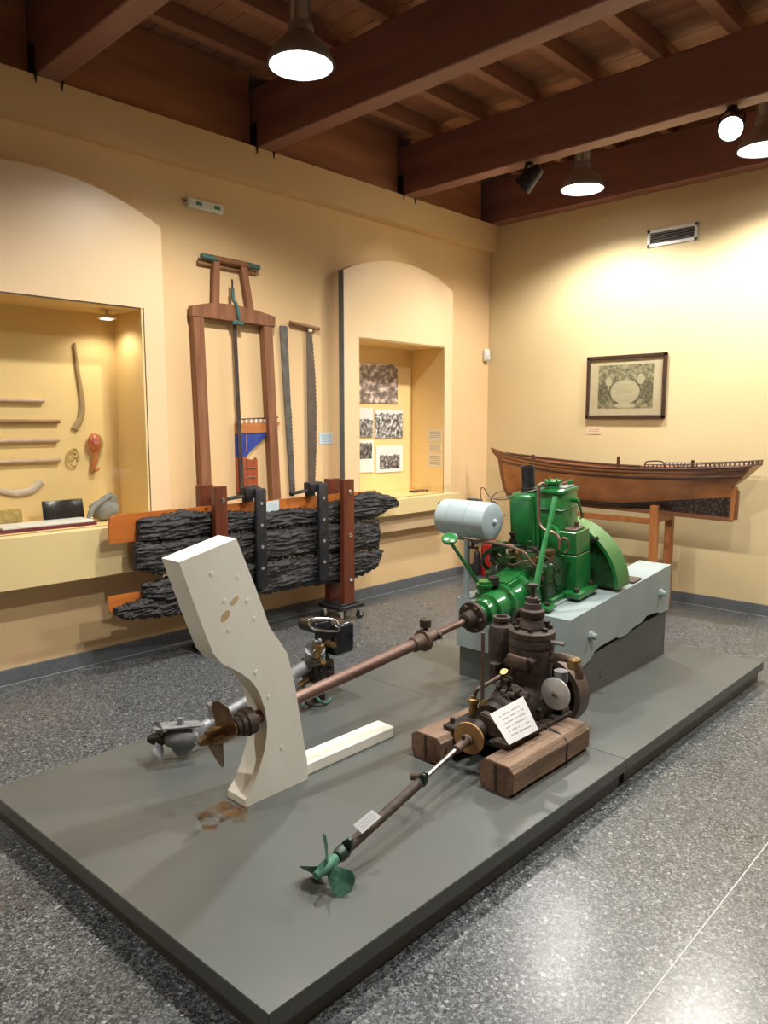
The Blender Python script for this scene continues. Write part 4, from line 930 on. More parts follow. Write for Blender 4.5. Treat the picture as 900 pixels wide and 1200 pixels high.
# its shaft and verdigris propeller
H0 = Vector((-1.70, 2.27, .247)); H1 = onz(381, 1017, .182)
hd_ = (H1 - H0).normalized(); HL = (H1 - H0).length
hp = lambda f: H0 + (H1 - H0) * f
PR = thing('small_propeller_shaft', 'thin shaft with green verdigris three-blade propeller leading from the rusty engine', 'propeller shaft', (H1.x, H1.y, ZT))
MB().lathe(H0 - hd_ * .005, hd_, [(-.02, .03), (0, .03), (0, .066), (.010, .066), (.012, .024)], 36).build('coupling_disc', 'orange_disc', PR)
MB().lathe(H0, hd_, [(0, .0), (0, .024), (.03, .022), (.032, .018), (.11, .018), (.112, 0)], 16).build('shaft_sleeve', 'rust_brown', PR)
MB().cyl(H0 + hd_ * .05 + Vector((0, 0, .0)), H0 + hd_ * .05 + Vector((0, 0, .032)), .008, n=6).build('set_screw', 'rust', PR)
MB().cyl(hp(.11), hp(.40), .0095, n=14).build('bright_rod', 'steel', PR)
c1 = MB().lathe(hp(.37), hd_, [(0, .012), (.012, .016), (.014, .020), (.03, .022), (.032, .018), (.05, .018)], 18)
e1 = hd_.cross(Vector((0, 0, 1))).normalized(); e2 = hd_.cross(e1)
fl_ = lambda c, a, bb, th: c1.prism([(math.cos(q * math.pi / 8) * a, math.sin(q * math.pi / 8) * bb) for q in range(16)], lambda u, v: c + e1 * (u * .5 - v * .6) + e2 * (u * .86 + v * .5), lambda u, v: c + hd_ * th + e1 * (u * .5 - v * .6) + e2 * (u * .86 + v * .5))
fl_(hp(.385), .040, .022, .008); fl_(hp(.403), .040, .022, .008)
c1.build('shaft_coupling', 'dark_bronze', PR)
MB().cyl(hp(.375) + e1 * .02, hp(.375) + e1 * .055 - Vector((0, 0, .01)), .013, n=10).build('grease_nipple', 'rust_brown', PR)
MB().cyl(hp(.42), hp(.93), .0175, n=18).build('stern_tube', 'rust', PR)
fq = MB(); c1 = fq
fl_(hp(.885), .052, .026, .012); fq.lathe(hp(.90), hd_, [(0, .024), (.02, .024), (.035, .018)], 18); fq.build('stern_flange', 'dark_bronze', PR)
hb2 = MB().lathe(hp(.945), hd_, [(0, .016), (.015, .020), (.055, .020), (.075, .014), (.078, .014), (.095, .012), (.097, 0)], 18).build('propeller_hub', 'verdigris', PR)
for i in range(3):
    blade(H1 - hd_ * .01, hd_, math.radians(268 + 120 * i), .100, .016, .042, math.radians(-50), math.radians(-38), .009, peak=.6).build('blade', 'verdigris', hb2, smooth=60)

# papers on the small engine
tl, tr, br_, bl = onx(574, 837, -1.585), onx(613, 816, -1.585), onx(631, 855, -1.515), onx(596.5, 873, -1.515)
card('info_sheet', 'card_white', [tl, tr, br_, bl], 'white printed sheet leaning against the rusty engine', 'paper', (tr - tl).cross(tl - bl), .001)
cs = [onx(414, 967, hp(.63).x + .034), onx(436, 949, hp(.63).x + .034), onx(447, 957, hp(.63).x + .052), onx(424.5, 977, hp(.63).x + .052)]
card('shaft_tag', 'card_shaft', cs, 'small white printed tag on the thin propeller shaft', 'tag', (cs[1] - cs[0]).cross(cs[0] - cs[3]), .001)

# ------------------------------------------------------------------ old outboard motor lying on the platform
OB = thing('outboard_motor', 'old grey outboard motor with black fuel tank lying beyond the sternpost', 'outboard motor', (-2.65, 1.95, ZT))
g0, g1 = Vector((-2.62, 1.53, .195)), Vector((-2.70, 2.28, .31)); gd = (g1 - g0).normalized(); gs = gd.cross(Vector((0, 0, 1))).normalized(); gu = gs.cross(gd)
gp = lambda f, s=0, u=0: g0 + (g1 - g0) * f + gs * s + gu * u
def O(b, n, m, par=OB): return b.build(n, m, par)
O(MB().cyl(gp(.12), gp(.55), .023, .025, n=16).cyl(gp(.50), gp(.54), .033, n=16), 'lower_tube', 'alu_dull')
O(MB().cyl(gp(.55), gp(1.0), .029, .033, n=16).cyl(gp(.68), gp(.72), .037, n=16), 'upper_tube', 'alu_dull')
td = Vector((-.55, -.83, .04)).normalized(); ts = td.cross(Vector((0, 0, 1))).normalized(); gc0 = gp(0) + Vector((0, 0, .01))
gcs = O(MB().lathe(gc0 - td * .07, td, [(0, 0), (.004, .016), (.03, .034), (.08, .040), (.12, .036), (.135, .026), (.135, 0)], 20), 'gearcase', 'alu_dull')
O(MB().ob(gp(.07), (.055, .12, .06), gd.to_track_quat('Y', 'Z').to_matrix(), .015, 2), 'gearcase_neck', 'alu_dull', gcs)
ph = gc0 + td * .085
for i in range(3): blade(ph, td, math.radians(255 + 120 * i), .080, .012, .034, math.radians(48), math.radians(30), .008).build('propeller_blade', 'alu_dull', gcs, smooth=60)
O(MB().lathe(ph, td, [(-.02, .024), (0, .027), (.03, .022), (.05, .010), (.05, 0)], 16), 'propeller_hub', 'rust_dark', gcs)
b = MB().prism([(-.06, -.03), (.05, -.03), (.02, -.078), (-.02, -.082)], lambda a, c: gc0 + td * a + ts * .004 + Vector((0, 0, c)), lambda a, c: gc0 + td * a - ts * .004 + Vector((0, 0, c))); O(b, 'skeg', 'alu_dull', gcs)
b = MB().prism([(-.08, -.03), (.10, -.045), (.11, .03), (-.07, .03)], lambda a, c: gc0 + td * a + ts * c + Vector((0, 0, .052)), lambda a, c: gc0 + td * a + ts * c + Vector((0, 0, .058))); O(b, 'cavitation_plate', 'alu_dull', gcs)
O(MB().cyl(gc0 + Vector((0, 0, .05)), gc0 + Vector((0, 0, .085)), .014, n=10), 'drain_plug', 'alu_dull', gcs)
O(MB().ob(gp(.24, 0, .01), (.045, .035, .13), gd.to_track_quat('Y', 'Z').to_matrix(), .008, 2).cyl(gp(.235, -.03, .065), gp(.235, .03, .065), .013, n=10), 'exhaust_snout', 'alu_dull')
O(MB().cyl(gp(.42, 0, -.07), gp(1.0, 0, -.075), .016, n=12), 'transom_rod', 'brass')
O(MB().ob(gp(.80, 0, -.04), (.07, .10, .12), gd.to_track_quat('Y', 'Z').to_matrix(), .012, 2), 'clamp_bracket', 'alu_dull')
O(MB().tube([gp(.86, .03, -.07), gp(.86, .06, -.12), gp(.92, .05, -.17), gp(.98, .02, -.18)], .010, 8, k=5), 'clamp_screw', 'rust')
hc = Vector((-2.70, 2.34, .345))
O(MB().bx(hc.x - .07, hc.x + .06, hc.y - .05, hc.y + .07, .22, .33, .015, 2), 'crankcase', 'rust_dark')
O(MB().lathe((hc.x + .01, hc.y - .02, .33), (.4, -.3, 1), [(0, .05), (.02, .05), (.022, .036), (.03, .036), (.032, .05), (.045, .05), (.047, .036), (.058, .036), (.06, .05), (.075, .05), (.077, .02), (.10, .018), (.10, 0)], 20), 'cylinder', 'alu_dull')
O(MB().ob((hc.x + .05, hc.y - .03, .40), (.05, .06, .05), Matrix.Rotation(.4, 3, 'Z'), .008).cyl((hc.x + .07, hc.y - .06, .37), (hc.x + .07, hc.y - .06, .43), .022, n=12), 'carburettor', 'brass')
b = MB().bx(hc.x - .10, hc.x + .075, hc.y + .06, hc.y + .20, .335, .50, .028, 4); O(b, 'fuel_tank', 'black_gloss')
b = MB().bx(hc.x - .08, hc.x + .06, hc.y - .06, hc.y + .06, .475, .535, .02, 3); O(b, 'flywheel_cover', 'black_gloss')
O(MB().tube([(hc.x + .07, hc.y - .075, .51), (hc.x + .085, hc.y + .06, .475), (hc.x + .085, hc.y + .07, .50), (hc.x + .06, hc.y + .06, .53), (hc.x + .045, hc.y - .07, .555), (hc.x + .05, hc.y - .085, .54)], .0055, 8, k=5, closed=True), 'carry_handle', 'chrome')
rnd = random.Random(5)
for i in range(14):
    x, y, z = hc.x + rnd.uniform(-.03, .08), hc.y + rnd.uniform(-.08, .08), rnd.uniform(.25, .45); s = rnd.uniform(.009, .018)
    ax = rnd.choice([(1, 0, 0), (0, -1, 0), (0, 0, 1), (.6, -.5, .4)])
    O(MB().lathe((x, y, z), ax, [(0, 0), (0, s), (s, s), (s, s * .6), (s * 2.2, s * .6), (s * 2.2, s * .9), (s * 2.8, s * .9), (s * 2.8, 0)], 6 if i % 2 else 10), 'engine_fitting', ['brass', 'rust_dark', 'alu_dull', 'rust'][i % 4])
for i in range(4):
    pts = [hc + Vector((rnd.uniform(-.02, .09), rnd.uniform(-.09, .08), rnd.uniform(-.09, .12))) for _ in range(4)]
    O(MB().tube(pts, .004, 6, k=6), 'hose', ['rust_dark', 'brass', 'steel', 'rust_dark'][i])
O(MB().tube([(hc.x + .02, hc.y - .04, .24), (hc.x + .06, hc.y - .06, .17), (hc.x + .08, hc.y - .02, .127), (hc.x + .05, hc.y + .05, .126)], .007, 8, k=6).tube([(hc.x - .02, hc.y - .06, .24), (hc.x + .01, hc.y - .10, .18), (hc.x + .05, hc.y - .13, .125)], .006, 8, k=6), 'steering_arm', 'verdigris')
O(MB().ob((hc.x + .01, hc.y, .17), (.05, .06, .11), None, .01), 'support_leg', 'rust_dark')

# ================================================================== WRECK TIMBERS ON THEIR ROLLING STAND
DS = thing('display_stand', 'rolling stand of red-brown posts and orange boards holding the wreck timbers', 'stand', (-4.05, 3.4, 0))
BXa, BXb = -4.118, -4.098            # orange boards
def yz(px, py, X): q = onx(px, py, X); return (q.y, q.z)
u0, u1 = yz(127, 598, BXb), yz(132, 640, BXb)
yl = u0[0]; zt_, zb_ = .957, .79
ub = [(yl, zb_), (4.20, zb_ - .0), (4.20, zt_), (yl + .05, zt_), (yl + .02, zt_ - .012), (yl, zt_ - .05)]
o = MB().pyz(ub, BXa, BXb).build('board', 'orange_board', DS); 
l0 = yz(127, 700, BXb); zl1, zl0 = l0[1], l0[1] - .115
lb = [(l0[0], zl1), (l0[0], zl0 + .045), (l0[0] + .015, zl0 + .012), (l0[0] + .045, zl0), (4.05, zl0), (4.05, zl1)]
MB().pyz(lb, BXa, BXb).build('board', 'orange_board', DS)
FX0, FX1 = -4.02, -3.97              # front posts
RX0, RX1 = -4.18, -4.12              # rear posts
for (pxa, pxb, ptop, rtop) in ((252.5, 267, 570, 568), (403, 415.5, 562, 560)):
    ya, yb = yz(pxa, 600, FX1)[0], yz(pxb, 600, FX1)[0]
    ztop = yz((pxa + pxb) / 2, ptop, FX1)[1]
    MB().bx(FX0, FX1, ya, yb, .135, ztop, .004).build('post', 'red_post', DS)
    MB().bx(RX0, RX1, ya - .01, yb + .0, .135, ztop + .0, .004).build('post', 'red_post', DS)
    yc_ = (ya + yb) / 2
    for z in (ztop - .09, ztop - .42, ztop - .76):
        b = MB().cyl((RX0 - .012, yc_ + .01, z), (FX1 + .022, yc_ + .01, z), .005, n=8)
        b.cyl((FX1, yc_ + .01, z), (FX1 + .004, yc_ + .01, z), .016, n=14); b.cyl((FX1 + .004, yc_ + .01, z), (FX1 + .013, yc_ + .01, z), .011, n=6)
        b.build('bolt', 'chrome', DS)
    bs = MB().bx(-4.185, -3.935, yc_ - .13, yc_ + .13, .095, .125, .004); bs.bx(-4.18, -3.965, yc_ - .09, yc_ + .09, .125, .137, .003)
    bo = bs.build('base', 'black_iron', DS)
    for cx_ in (-4.15, -3.965):
        for cy_ in (yc_ - .10, yc_ + .10):
            b = MB().cyl((cx_ - .011, cy_, .030), (cx_ + .011, cy_, .030), .030, n=18); b.build('caster_wheel', 'black', bo)
            MB().bx(cx_ - .016, cx_ - .012, cy_ - .014, cy_ + .014, .03, .095).bx(cx_ + .012, cx_ + .016, cy_ - .014, cy_ + .014, .03, .095).bx(cx_ - .016, cx_ + .016, cy_ - .018, cy_ + .018, .088, .096).cyl((cx_ - .018, cy_, .03), (cx_ + .02, cy_, .03), .006, n=8).build('caster_fork', 'chrome', bo)
for px, py in ((241, 596),):
    q = yz(px, py, BXb); MB().cyl((BXb, q[0], q[1]), (BXb + .004, q[0], q[1]), .007, n=8).build('screw', 'chrome', DS)
lc = [onx(312, 588, BXb + .004), onx(327, 586, BXb + .004), onx(327, 598, BXb + .004), onx(312, 600, BXb + .004)]
card('board_label', 'card_blue', lc, 'pale caption label stuck on the upper orange board between the clamps', 'card', (1, 0, 0), .003)

TX0, TX1 = -4.096, -4.026            # thickness of the wreck timbers
def wreck(name_label, top, bot, seed, amp=1.0, nu=230, nv=30):
    T_ = [yz(*p, TX1) for p in top]; B_ = [yz(*p, TX1) for p in bot]
    def itp(L, y):
        if y <= L[0][0]: return L[0][1]
        for a, c in zip(L, L[1:]):
            if y <= c[0]: return a[1] + (c[1] - a[1]) * (y - a[0]) / (c[0] - a[0])
        return L[-1][1]
    y0 = min(T_[0][0], B_[0][0]); y1 = max(T_[-1][0], B_[-1][0])
    nz = noise.noise
    def edge(L, y, s): return itp(L, y) + (.004 if s == 2 else -.004) + .010 * amp * nz(Vector((y * 14, seed, s))) + .013 * amp * nz(Vector((y * 42, seed, s + 3))) + .010 * nz(Vector((y * 95, seed, s + 9)))
    def front(u, v, back=False):
        y = y0 + (y1 - y0) * u
        zb, zt2 = edge(B_, y, 1), edge(T_, y, 2); zt2 = max(zt2, zb + .012)
        z = zb + (zt2 - zb) * v
        if back: return (TX0, y, z)
        # long fibrous ridges running along the timber
        zz = z + .02 * nz(Vector((y * 3, z * 4, seed)))
        d = .030 * abs(nz(Vector((y * 4.5, zz * 46, seed)))) + .018 * nz(Vector((y * 12, zz * 85, seed + 7))) + .014 * nz(Vector((y * 5, z * 11, seed + 2))) + .011 * nz(Vector((y * 48, zz * 100, seed)))
        rim = min(1, 6 * v, 6 * (1 - v)) * min(1, 30 * u, 30 * (1 - u))
        end = .012 * nz(Vector((z * 40, seed, u))) * (1 if u in (0, 1) else 0)
        return (TX1 - .022 * (1 - rim) - .004 + d * amp * .85 - .012, y + end, z)
    b = MB()
    b.grid(lambda u, v: front(u, v), nu, nv); b.grid(lambda u, v: front(u, v, True), nu, 1)
    # rims
    for v in (0, 1):
        b.grid(lambda u, w_, v=v: Vector(front(u, v)).lerp(Vector(front(u, v, True)), w_), nu, 2)
    for u in (0, 1):
        b.grid(lambda v, w_, u=u: Vector(front(u, v)).lerp(Vector(front(u, v, True)), w_), nv, 2)
    bmesh.ops.remove_doubles(b.bm, verts=b.bm.verts[:], dist=.0006)
    o = b.build('wreck_timber', 'wreck', origin=(TX0, (y0 + y1) / 2, .6), smooth=180)
    return tag(o, name_label, 'timber', 'blackened wreck timbers')
wreck('topmost blackened wreck timber, overhanging the stand with a ragged broken tip',
      [(167, 612), (178, 607), (194, 607), (215, 599), (249, 602), (285, 600), (313, 603), (330, 600), (345, 597), (375, 598), (392, 590), (420, 582), (440, 577), (462, 582), (471, 589)],
      [(167, 636), (194, 634), (249, 626), (313, 620), (350, 616), (385, 612), (410, 611), (440, 608), (455, 600), (471, 592)], 1)
wreck('second blackened wreck timber, ending square beside the red-brown post',
      [(164, 638), (194, 636), (249, 628), (313, 622), (350, 618), (385, 614), (410, 613), (445, 612)],
      [(163, 668), (180, 672), (205, 674), (249, 664), (313, 657), (350, 652), (385, 648), (410, 646), (449, 643)], 4)
wreck('third blackened wreck timber, with a rounded lower end',
      [(186, 684), (205, 677), (249, 667), (313, 660), (350, 655), (385, 651), (410, 649), (449, 646)],
      [(172, 700), (200, 706), (249, 702), (313, 697), (350, 689), (385, 684), (405, 682), (430, 674), (446, 664), (452, 652)], 8)
wreck('lowest blackened wreck timber, tapering to a point over the lower orange board',
      [(140, 716), (160, 708), (180, 701), (200, 706), (249, 704), (300, 699)],
      [(140, 722), (152, 727), (194, 723), (230, 719), (262, 715), (300, 702)], 13)

def clamp(pxa, pxb, ptop, pbot, label):
    ya, yb = yz(pxa, 620, -3.99)[0], yz(pxb, 620, -3.99)[0]; z1 = yz(pxa, ptop, -3.99)[1]; z0 = yz(pxa, pbot, -3.99)[1]
    t = thing('bar_clamp', label, 'clamp', (-4.0, ya, z0))
    yc_ = (ya + yb) / 2
    MB().bx(-4.012, -3.985, ya, yb, z0, z1, .005, 2).build('bar', 'black_iron', t)
    MB().bx(-4.15, -3.99, ya + .003, yb - .003, z1 - .045, z1 + .006, .006, 2).bx(-4.15, -4.122, ya, yb, z1 - .10, z1 - .03, .006).build('jaw', 'black_iron', t)
    MB().bx(-4.085, -4.01, ya - .065, yb - .02, z1 - .055, z1 + .018, .012, 2).build('screw_head', 'black_iron', t)
    MB().tube([(-4.04, ya - .01, z1 - .035), (-4.035, ya - .10, z1 - .042), (-4.03, ya - .21, z1 - .05)], .012, 10).sph((-4.03, ya - .215, z1 - .05), .021).build('tommy_bar', 'black_iron', t)
    MB().bx(-4.09, -3.992, ya + .002, yb - .002, z0 - .004, z0 + .03, .004).build('lower_jaw', 'black_iron', t)
    for f in (.2, .42, .64, .86): MB().cyl((-3.985, yc_, z0 + (z1 - z0) * f), (-3.980, yc_, z0 + (z1 - z0) * f), .011, n=10).build('rivet', 'grey_metal', t)
clamp(300.5, 312.5, 574, 690, 'black iron bar clamp on the wreck timbers below the frame saw')
clamp(374, 384.5, 568, 682, 'black iron bar clamp on the wreck timbers below the crosscut saw')

# ------------------------------------------------------------------ frame saw on the wall
WXs = -4.355
FS = thing('frame_saw', 'large old wooden frame saw with teal handle ends hung on the wall', 'saw', (LW + .02, 3.06, .93))
def lean(pa, pb, wpx_y, x0, x1, bv=.004):
    (ya, za), (yb, zb) = pa, pb
    return MB().pyz([(ya - wpx_y / 2, za), (ya + wpx_y / 2, za), (yb + wpx_y / 2, zb), (yb - wpx_y / 2, zb)], x0, x1)
lean((2.765, 2.235), (2.795, .93), .078, -4.39, -4.335).build('side_post', 'saw_wood', FS)
lean((3.335, 2.21), (3.39, .93), .075, -4.39, -4.335).build('side_post', 'saw_wood', FS)
b = MB().pyz([(2.715, 2.185), (3.40, 2.175), (3.405, 2.25), (3.25, 2.275), (3.06, 2.295), (2.88, 2.29), (2.72, 2.255)], -4.385, -4.33)
bmesh.ops.bevel(b.bm, geom=b.bm.edges[:], offset=.005, segments=1, affect='EDGES'); b.build('cross_bar', 'saw_wood', FS)
lean((2.925, 2.565), (2.91, 2.275), .048, -4.37, -4.34).build('handle_strut', 'saw_wood', FS)
lean((3.145, 2.565), (3.195, 2.275), .048, -4.37, -4.34).build('handle_strut', 'saw_wood', FS)
hb_ = MB().cyl((-4.352, 2.90, 2.582), (-4.352, 3.19, 2.577), .022, n=14).build('handle_bar', 'saw_wood', FS)
MB().lathe((-4.352, 2.90, 2.582), (0, -1, .03), [(-.03, .022), (0, .022), (.09, .017), (.095, 0)], 14).build('handle_end', 'teal', hb_)
MB().lathe((-4.352, 3.19, 2.577), (0, 1, -.02), [(-.03, .022), (0, .022), (.09, .017), (.095, 0)], 14).build('handle_end', 'teal', hb_)
MB().cyl((-4.385, 2.80, 2.545), (-4.385, 3.27, 2.54), .014, n=12).build('rear_bar', 'tan_wood', FS)
MB().tube([(-4.33, 3.035, 2.40), (-4.33, 3.04, 2.33), (-4.32, 3.06, 2.29), (-4.32, 3.075, 2.20)], .013, 8, k=4).bx(-4.335, -4.31, 3.02, 3.115, 2.158, 2.19, .005).build('tension_hook', 'teal', FS)
MB().cyl((-4.33, 3.035, 2.40), (-4.33, 3.035, 2.46), .007, n=6).build('hook_screw', 'rust', FS)
def teeth(pts, d, n):
    """saw edge: points along an edge with small triangular teeth of depth d"""
    out = []
    for a, c in zip(pts, pts[1:]):
        a, c = Vector(a), Vector(c); L = (c - a).length; k = max(1, int(L / n)); nrm = Vector((c - a)).normalized(); nrm = Vector((-nrm.y, nrm.x))
        for i in range(k): out.append(tuple(a + (c - a) * (i / k))); out.append(tuple(a + (c - a) * ((i + .5) / k) + nrm * d))
    out.append(tuple(pts[-1])); return out
MB().pyz([(3.045, 2.17), (3.073, 2.17), (3.108, 1.0), (3.075, 1.0)], -4.352, -4.347).build('saw_blade', 'rust', FS)
# two plain saws
b = MB().pyz([(3.478, 2.19), (3.485, 2.2), (3.545, 2.2), (3.55, 2.19)] + teeth([(3.572, 1.6), (3.598, .95)], .008, .028) + [(3.555, .95)], -4.385, -4.38)
sb = b.build('pit_saw_blade', 'saw_steel', origin=(-4.385, 3.54, .95)); tag(sb, 'long straight steel saw blade without handle leaning on the wall', 'saw')
CS = thing('crosscut_saw', 'brown two-man crosscut saw with a tan wooden handle on the wall', 'saw', (-4.38, 3.76, .98))
MB().pyz([(3.735, 2.19), (3.785, 2.19)] + teeth([(3.79, 2.1), (3.812, 1.85), (3.82, 1.6), (3.815, 1.3), (3.795, 1.0)], .007, .028) + [(3.735, 1.0)], -4.382, -4.377).build('blade', 'saw_steel2', CS)
MB().cyl((-4.37, 3.565, 2.228), (-4.37, 3.85, 2.205), .014, n=12).build('handle', 'tan_wood', CS)
MB().bx(-4.388, -4.366, 3.74, 3.782, 2.175, 2.215, .003).build('handle_clip', 'steel', CS)

# ------------------------------------------------------------------ small stern and rudder model on the wall
SM = thing('stern_model', 'small orange, blue and red ship stern model on the wall behind the frame saw', 'ship model', (LW + .01, 3.2, 1.0))
X0_, X1_ = LW + .002, LW + .03
MB().pyz([(3.07, 1.415), (3.40, 1.425), (3.46, 1.49), (3.45, 1.50), (3.07, 1.485)], X0_, X1_).build('upper_stern', 'model_orange', SM)
MB().pyz([(3.07, 1.255), (3.15, 1.25), (3.185, 1.285), (3.35, 1.412), (3.07, 1.412)], X0_, X1_ - .004).build('lower_stern', 'blue', SM)
MB().bx(X0_, X1_ + .003, 3.145, 3.151, 1.285, 1.41).build('seam_batten', 'model_orange', SM)
MB().bx(X0_, X1_ + .004, 3.07, 3.145, .995, 1.25, .003).build('rudder_post', 'model_red', SM)
MB().pyz([(3.15, 1.0), (3.245, 1.0), (3.245, 1.225), (3.235, 1.24), (3.222, 1.225), (3.15, 1.235)], X0_, X1_).build('rudder', 'model_red', SM)
for z in (1.04, 1.10, 1.165): MB().bx(X1_, X1_ + .006, 3.13, 3.225, z, z + .006).build('pintle', 'steel', SM)
MB().tube([(X1_ - .008, 3.09, 1.515), (X1_ - .008, 3.40, 1.527), (X1_ - .008, 3.445, 1.53)], .006, 6).build('rail', 'model_dark', SM)
for i in range(8): MB().bx(X1_ - .013, X1_ - .003, 3.11 + i * .042, 3.122 + i * .042, 1.487, 1.518).build('baluster', 'white', SM)

# ------------------------------------------------------------------ things in the first show-case
def ny(px, py, X=NB + .02): return onx(px, py, X)
GR = 'pinkish wooden rods on the show-case wall'
for py, pend, lab in ((470, 52, 'topmost and shortest wooden rod on the show-case wall'), (494, 70, 'brownish second wooden rod down on the show-case wall'), (516, 69, 'third wooden rod down on the show-case wall'), (539, 71, 'lowest wooden rod on the show-case wall above the curved blade')):
    e = ny(pend, py, NB + .022); m_ = 'tan_wood' if pend == 70 else 'rod'
    b = MB().lathe((NB + .022, e.y, e.z), (0, -1, 0), [(0, 0), (.0, .011), (.004, .013), (.6, .0135), (.6, 0)], 14)
    tag(b.build('wooden_rod', m_, origin=(NB + .022, e.y - .3, e.z)), lab, 'rod', GR)
pts = [ny(88, 402), ny(91, 430), ny(95, 455), ny(97, 475), ny(95, 490), ny(88, 503)]
b = MB().tube([p for p in pts], .008, 10, k=6, r1=.024)
for v in b.bm.verts: v.co.x = NB + .014 + (v.co.x - NB - .02) * .5
tag(b.build('curved_rib', mat('tan_rib_wood', (.38, .255, .11), (.30, .19, .08), rough=.5, scale=12), origin=tuple(pts[3])), 'slender curved wooden rib hung upright on the show-case wall', 'tool')
pts = [ny(-12, 571), ny(5, 576), ny(22, 578), ny(38, 574), ny(49, 564)]
b = MB().tube(pts, .014, 10, k=6, r1=.026)
for v in b.bm.verts: v.co.x = NB + .012 + (v.co.x - NB - .02) * .4
tag(b.build('sickle', 'bone', origin=tuple(pts[2])), 'pale curved blade on the show-case wall under the rods', 'tool')
t = thing('rope_grommet', 'small straw-coloured rope grommet hanging on the show-case wall', 'rope', tuple(ny(86, 548, NB + .01)))
c = ny(86, 536); ring = lambda c, a, bb: [c + Vector((0, math.cos(q * .5236) * a, math.sin(q * .5236) * bb)) for q in range(12)]
MB().tube(ring(c, .036, .052), .006, 8, k=3, closed=True).build('outer_loop', 'straw', t)
MB().tube(ring(c + Vector((.006, .005, .03)), .020, .026), .006, 8, k=3, closed=True).build('inner_loop', 'straw', t)
t = thing('pulley_block', 'red glazed pulley block with hook hanging on the show-case wall', 'pulley', tuple(ny(108, 560, NB + .01)))
c = ny(109, 519)
b = MB().sph(c + Vector((.02, 0, 0)), .05, (.6, .85, 1.25), 18); b.build('shell', 'red_brown', t)
MB().lathe(c + Vector((.045, 0, .01)), (1, 0, 0), [(0, .025), (.01, .022), (.012, 0)], 16).build('sheave', mat('sheave_clay', (.50, .16, .12), rough=.35), t)
MB().tube([c + Vector((.02, .005, -.05)), c + Vector((.02, .0, -.11)), c + Vector((.02, -.012, -.15)), c + Vector((.02, .0, -.175)), c + Vector((.02, .02, -.165))], .017, 10, k=5, r1=.008).build('hook', 'red_brown', t)
MB().tube([c + Vector((.0, .035, .05)), c + Vector((.0, .06, .0)), c + Vector((.0, .04, -.08)), c + Vector((.0, .0, -.17)), c + Vector((0, -.01, -.19))], .010, 8, k=5).build('strop', 'straw', t)
q = onx(125, 373, -4.47)
t = thing('downlight', 'small white saucer downlight under the show-case ceiling', 'lamp', tuple(q))
MB().lathe(q, (0, 0, 1), [(-.004, 0), (-.004, .05), (.0, .058), (.010, .046), (.022, .02), (.024, 0)], 24).build('saucer', 'white', t)
MB().cyl((q.x, q.y, q.z + .02), (q.x, q.y, n1[3] - .005), .008, n=8).build('stem', 'white', t)
MB().lathe((q.x, q.y, q.z - .008), (0, 0, 1), [(0, 0), (.001, .035), (.004, .04)], 20).build('lamp_glass', emit('saucer_lamp_glass', (1, .97, .9), 3), t)
ld = bpy.data.lights.new('saucer_light', 'SPOT'); ld.energy = 7; ld.color = (1, .92, .78); ld.spot_size = math.radians(150); ld.spot_blend = .6; ld.shadow_soft_size = .04
lo = bpy.data.objects.new('saucer_light', ld); COL.objects.link(lo); lo.parent = t; lo.location = (0, 0, -.02)
q2 = Vector((-4.50, 4.33, 2.10))  # extra lamp out of sight, added to brighten the second niche
t = thing('downlight', 'unseen saucer downlight added to brighten the photograph show-case', 'lamp', tuple(q2))
MB().lathe(q2, (0, 0, 1), [(-.004, 0), (-.004, .05), (.0, .058), (.010, .046), (.022, .02), (.024, 0)], 24).build('saucer', 'white', t)
MB().cyl((q2.x, q2.y, q2.z + .02), (q2.x, q2.y, n2[3] - .005), .008, n=8).build('stem', 'white', t)
MB().lathe((q2.x, q2.y, q2.z - .008), (0, 0, 1), [(0, 0), (.001, .035), (.004, .04)], 20).build('lamp_glass', bpy.data.materials['saucer_lamp_glass'], t)
lo = bpy.data.objects.new('saucer_light', ld); COL.objects.link(lo); lo.parent = t; lo.location = (0, 0, -.02)
zs = n1[2] + .005
def flatbook(px0, px1, py, z0, h, dep, X, m, name, label, cat):
    a, c = onx(px0, py, X), onx(px1, py, X)
    b = MB().bx(X - dep, X, a.y, c.y, z0, z0 + h, .002)
    return tag(b.build(name, m, origin=(X - dep / 2, (a.y + c.y) / 2, z0)), label, cat)
flatbook(-40, 114, 620, zs, .020, .20, PX - .03, 'maroon', 'album', 'maroon album lying on the show-case sill under the white booklet', 'book')
flatbook(3, 110, 614, zs + .0205, .014, .17, PX - .04, 'white', 'booklet', 'white booklet lying on the maroon album', 'book')
a, c = onx(50, 600, -4.52), onx(98, 597, -4.52)
t = thing('black_plaque', 'black glossy plaque standing on the show-case sill', 'plaque', (-4.5, (a.y + c.y) / 2, zs))
MB().ob((-4.52, (a.y + c.y) / 2, zs + .072), (.012, c.y - a.y, .145), Matrix.Rotation(-.15, 3, 'Y'), .005, 2).build('plate', 'black_gloss', t)
MB().ob((-4.55, (a.y + c.y) / 2, zs + .04), (.02, .06, .08), None, .004).build('stand', 'black', t)
a, c = onx(0, 610, -4.52), onx(27, 610, -4.52)
t = thing('gilded_card', 'small gilded card with a rosette propped on the show-case sill', 'card', (-4.52, c.y - .1, zs))
MB().ob((-4.53, c.y - .10, zs + .055), (.008, .2, .11), Matrix.Rotation(-.15, 3, 'Y')).build('board', 'gold', t)
MB().lathe((-4.524, c.y - .09, zs + .055), (1, 0, -.15), [(0, .024), (.002, .022), (.002, .010), (.004, .008), (.004, 0)], 18).build('rosette', 'straw', t)
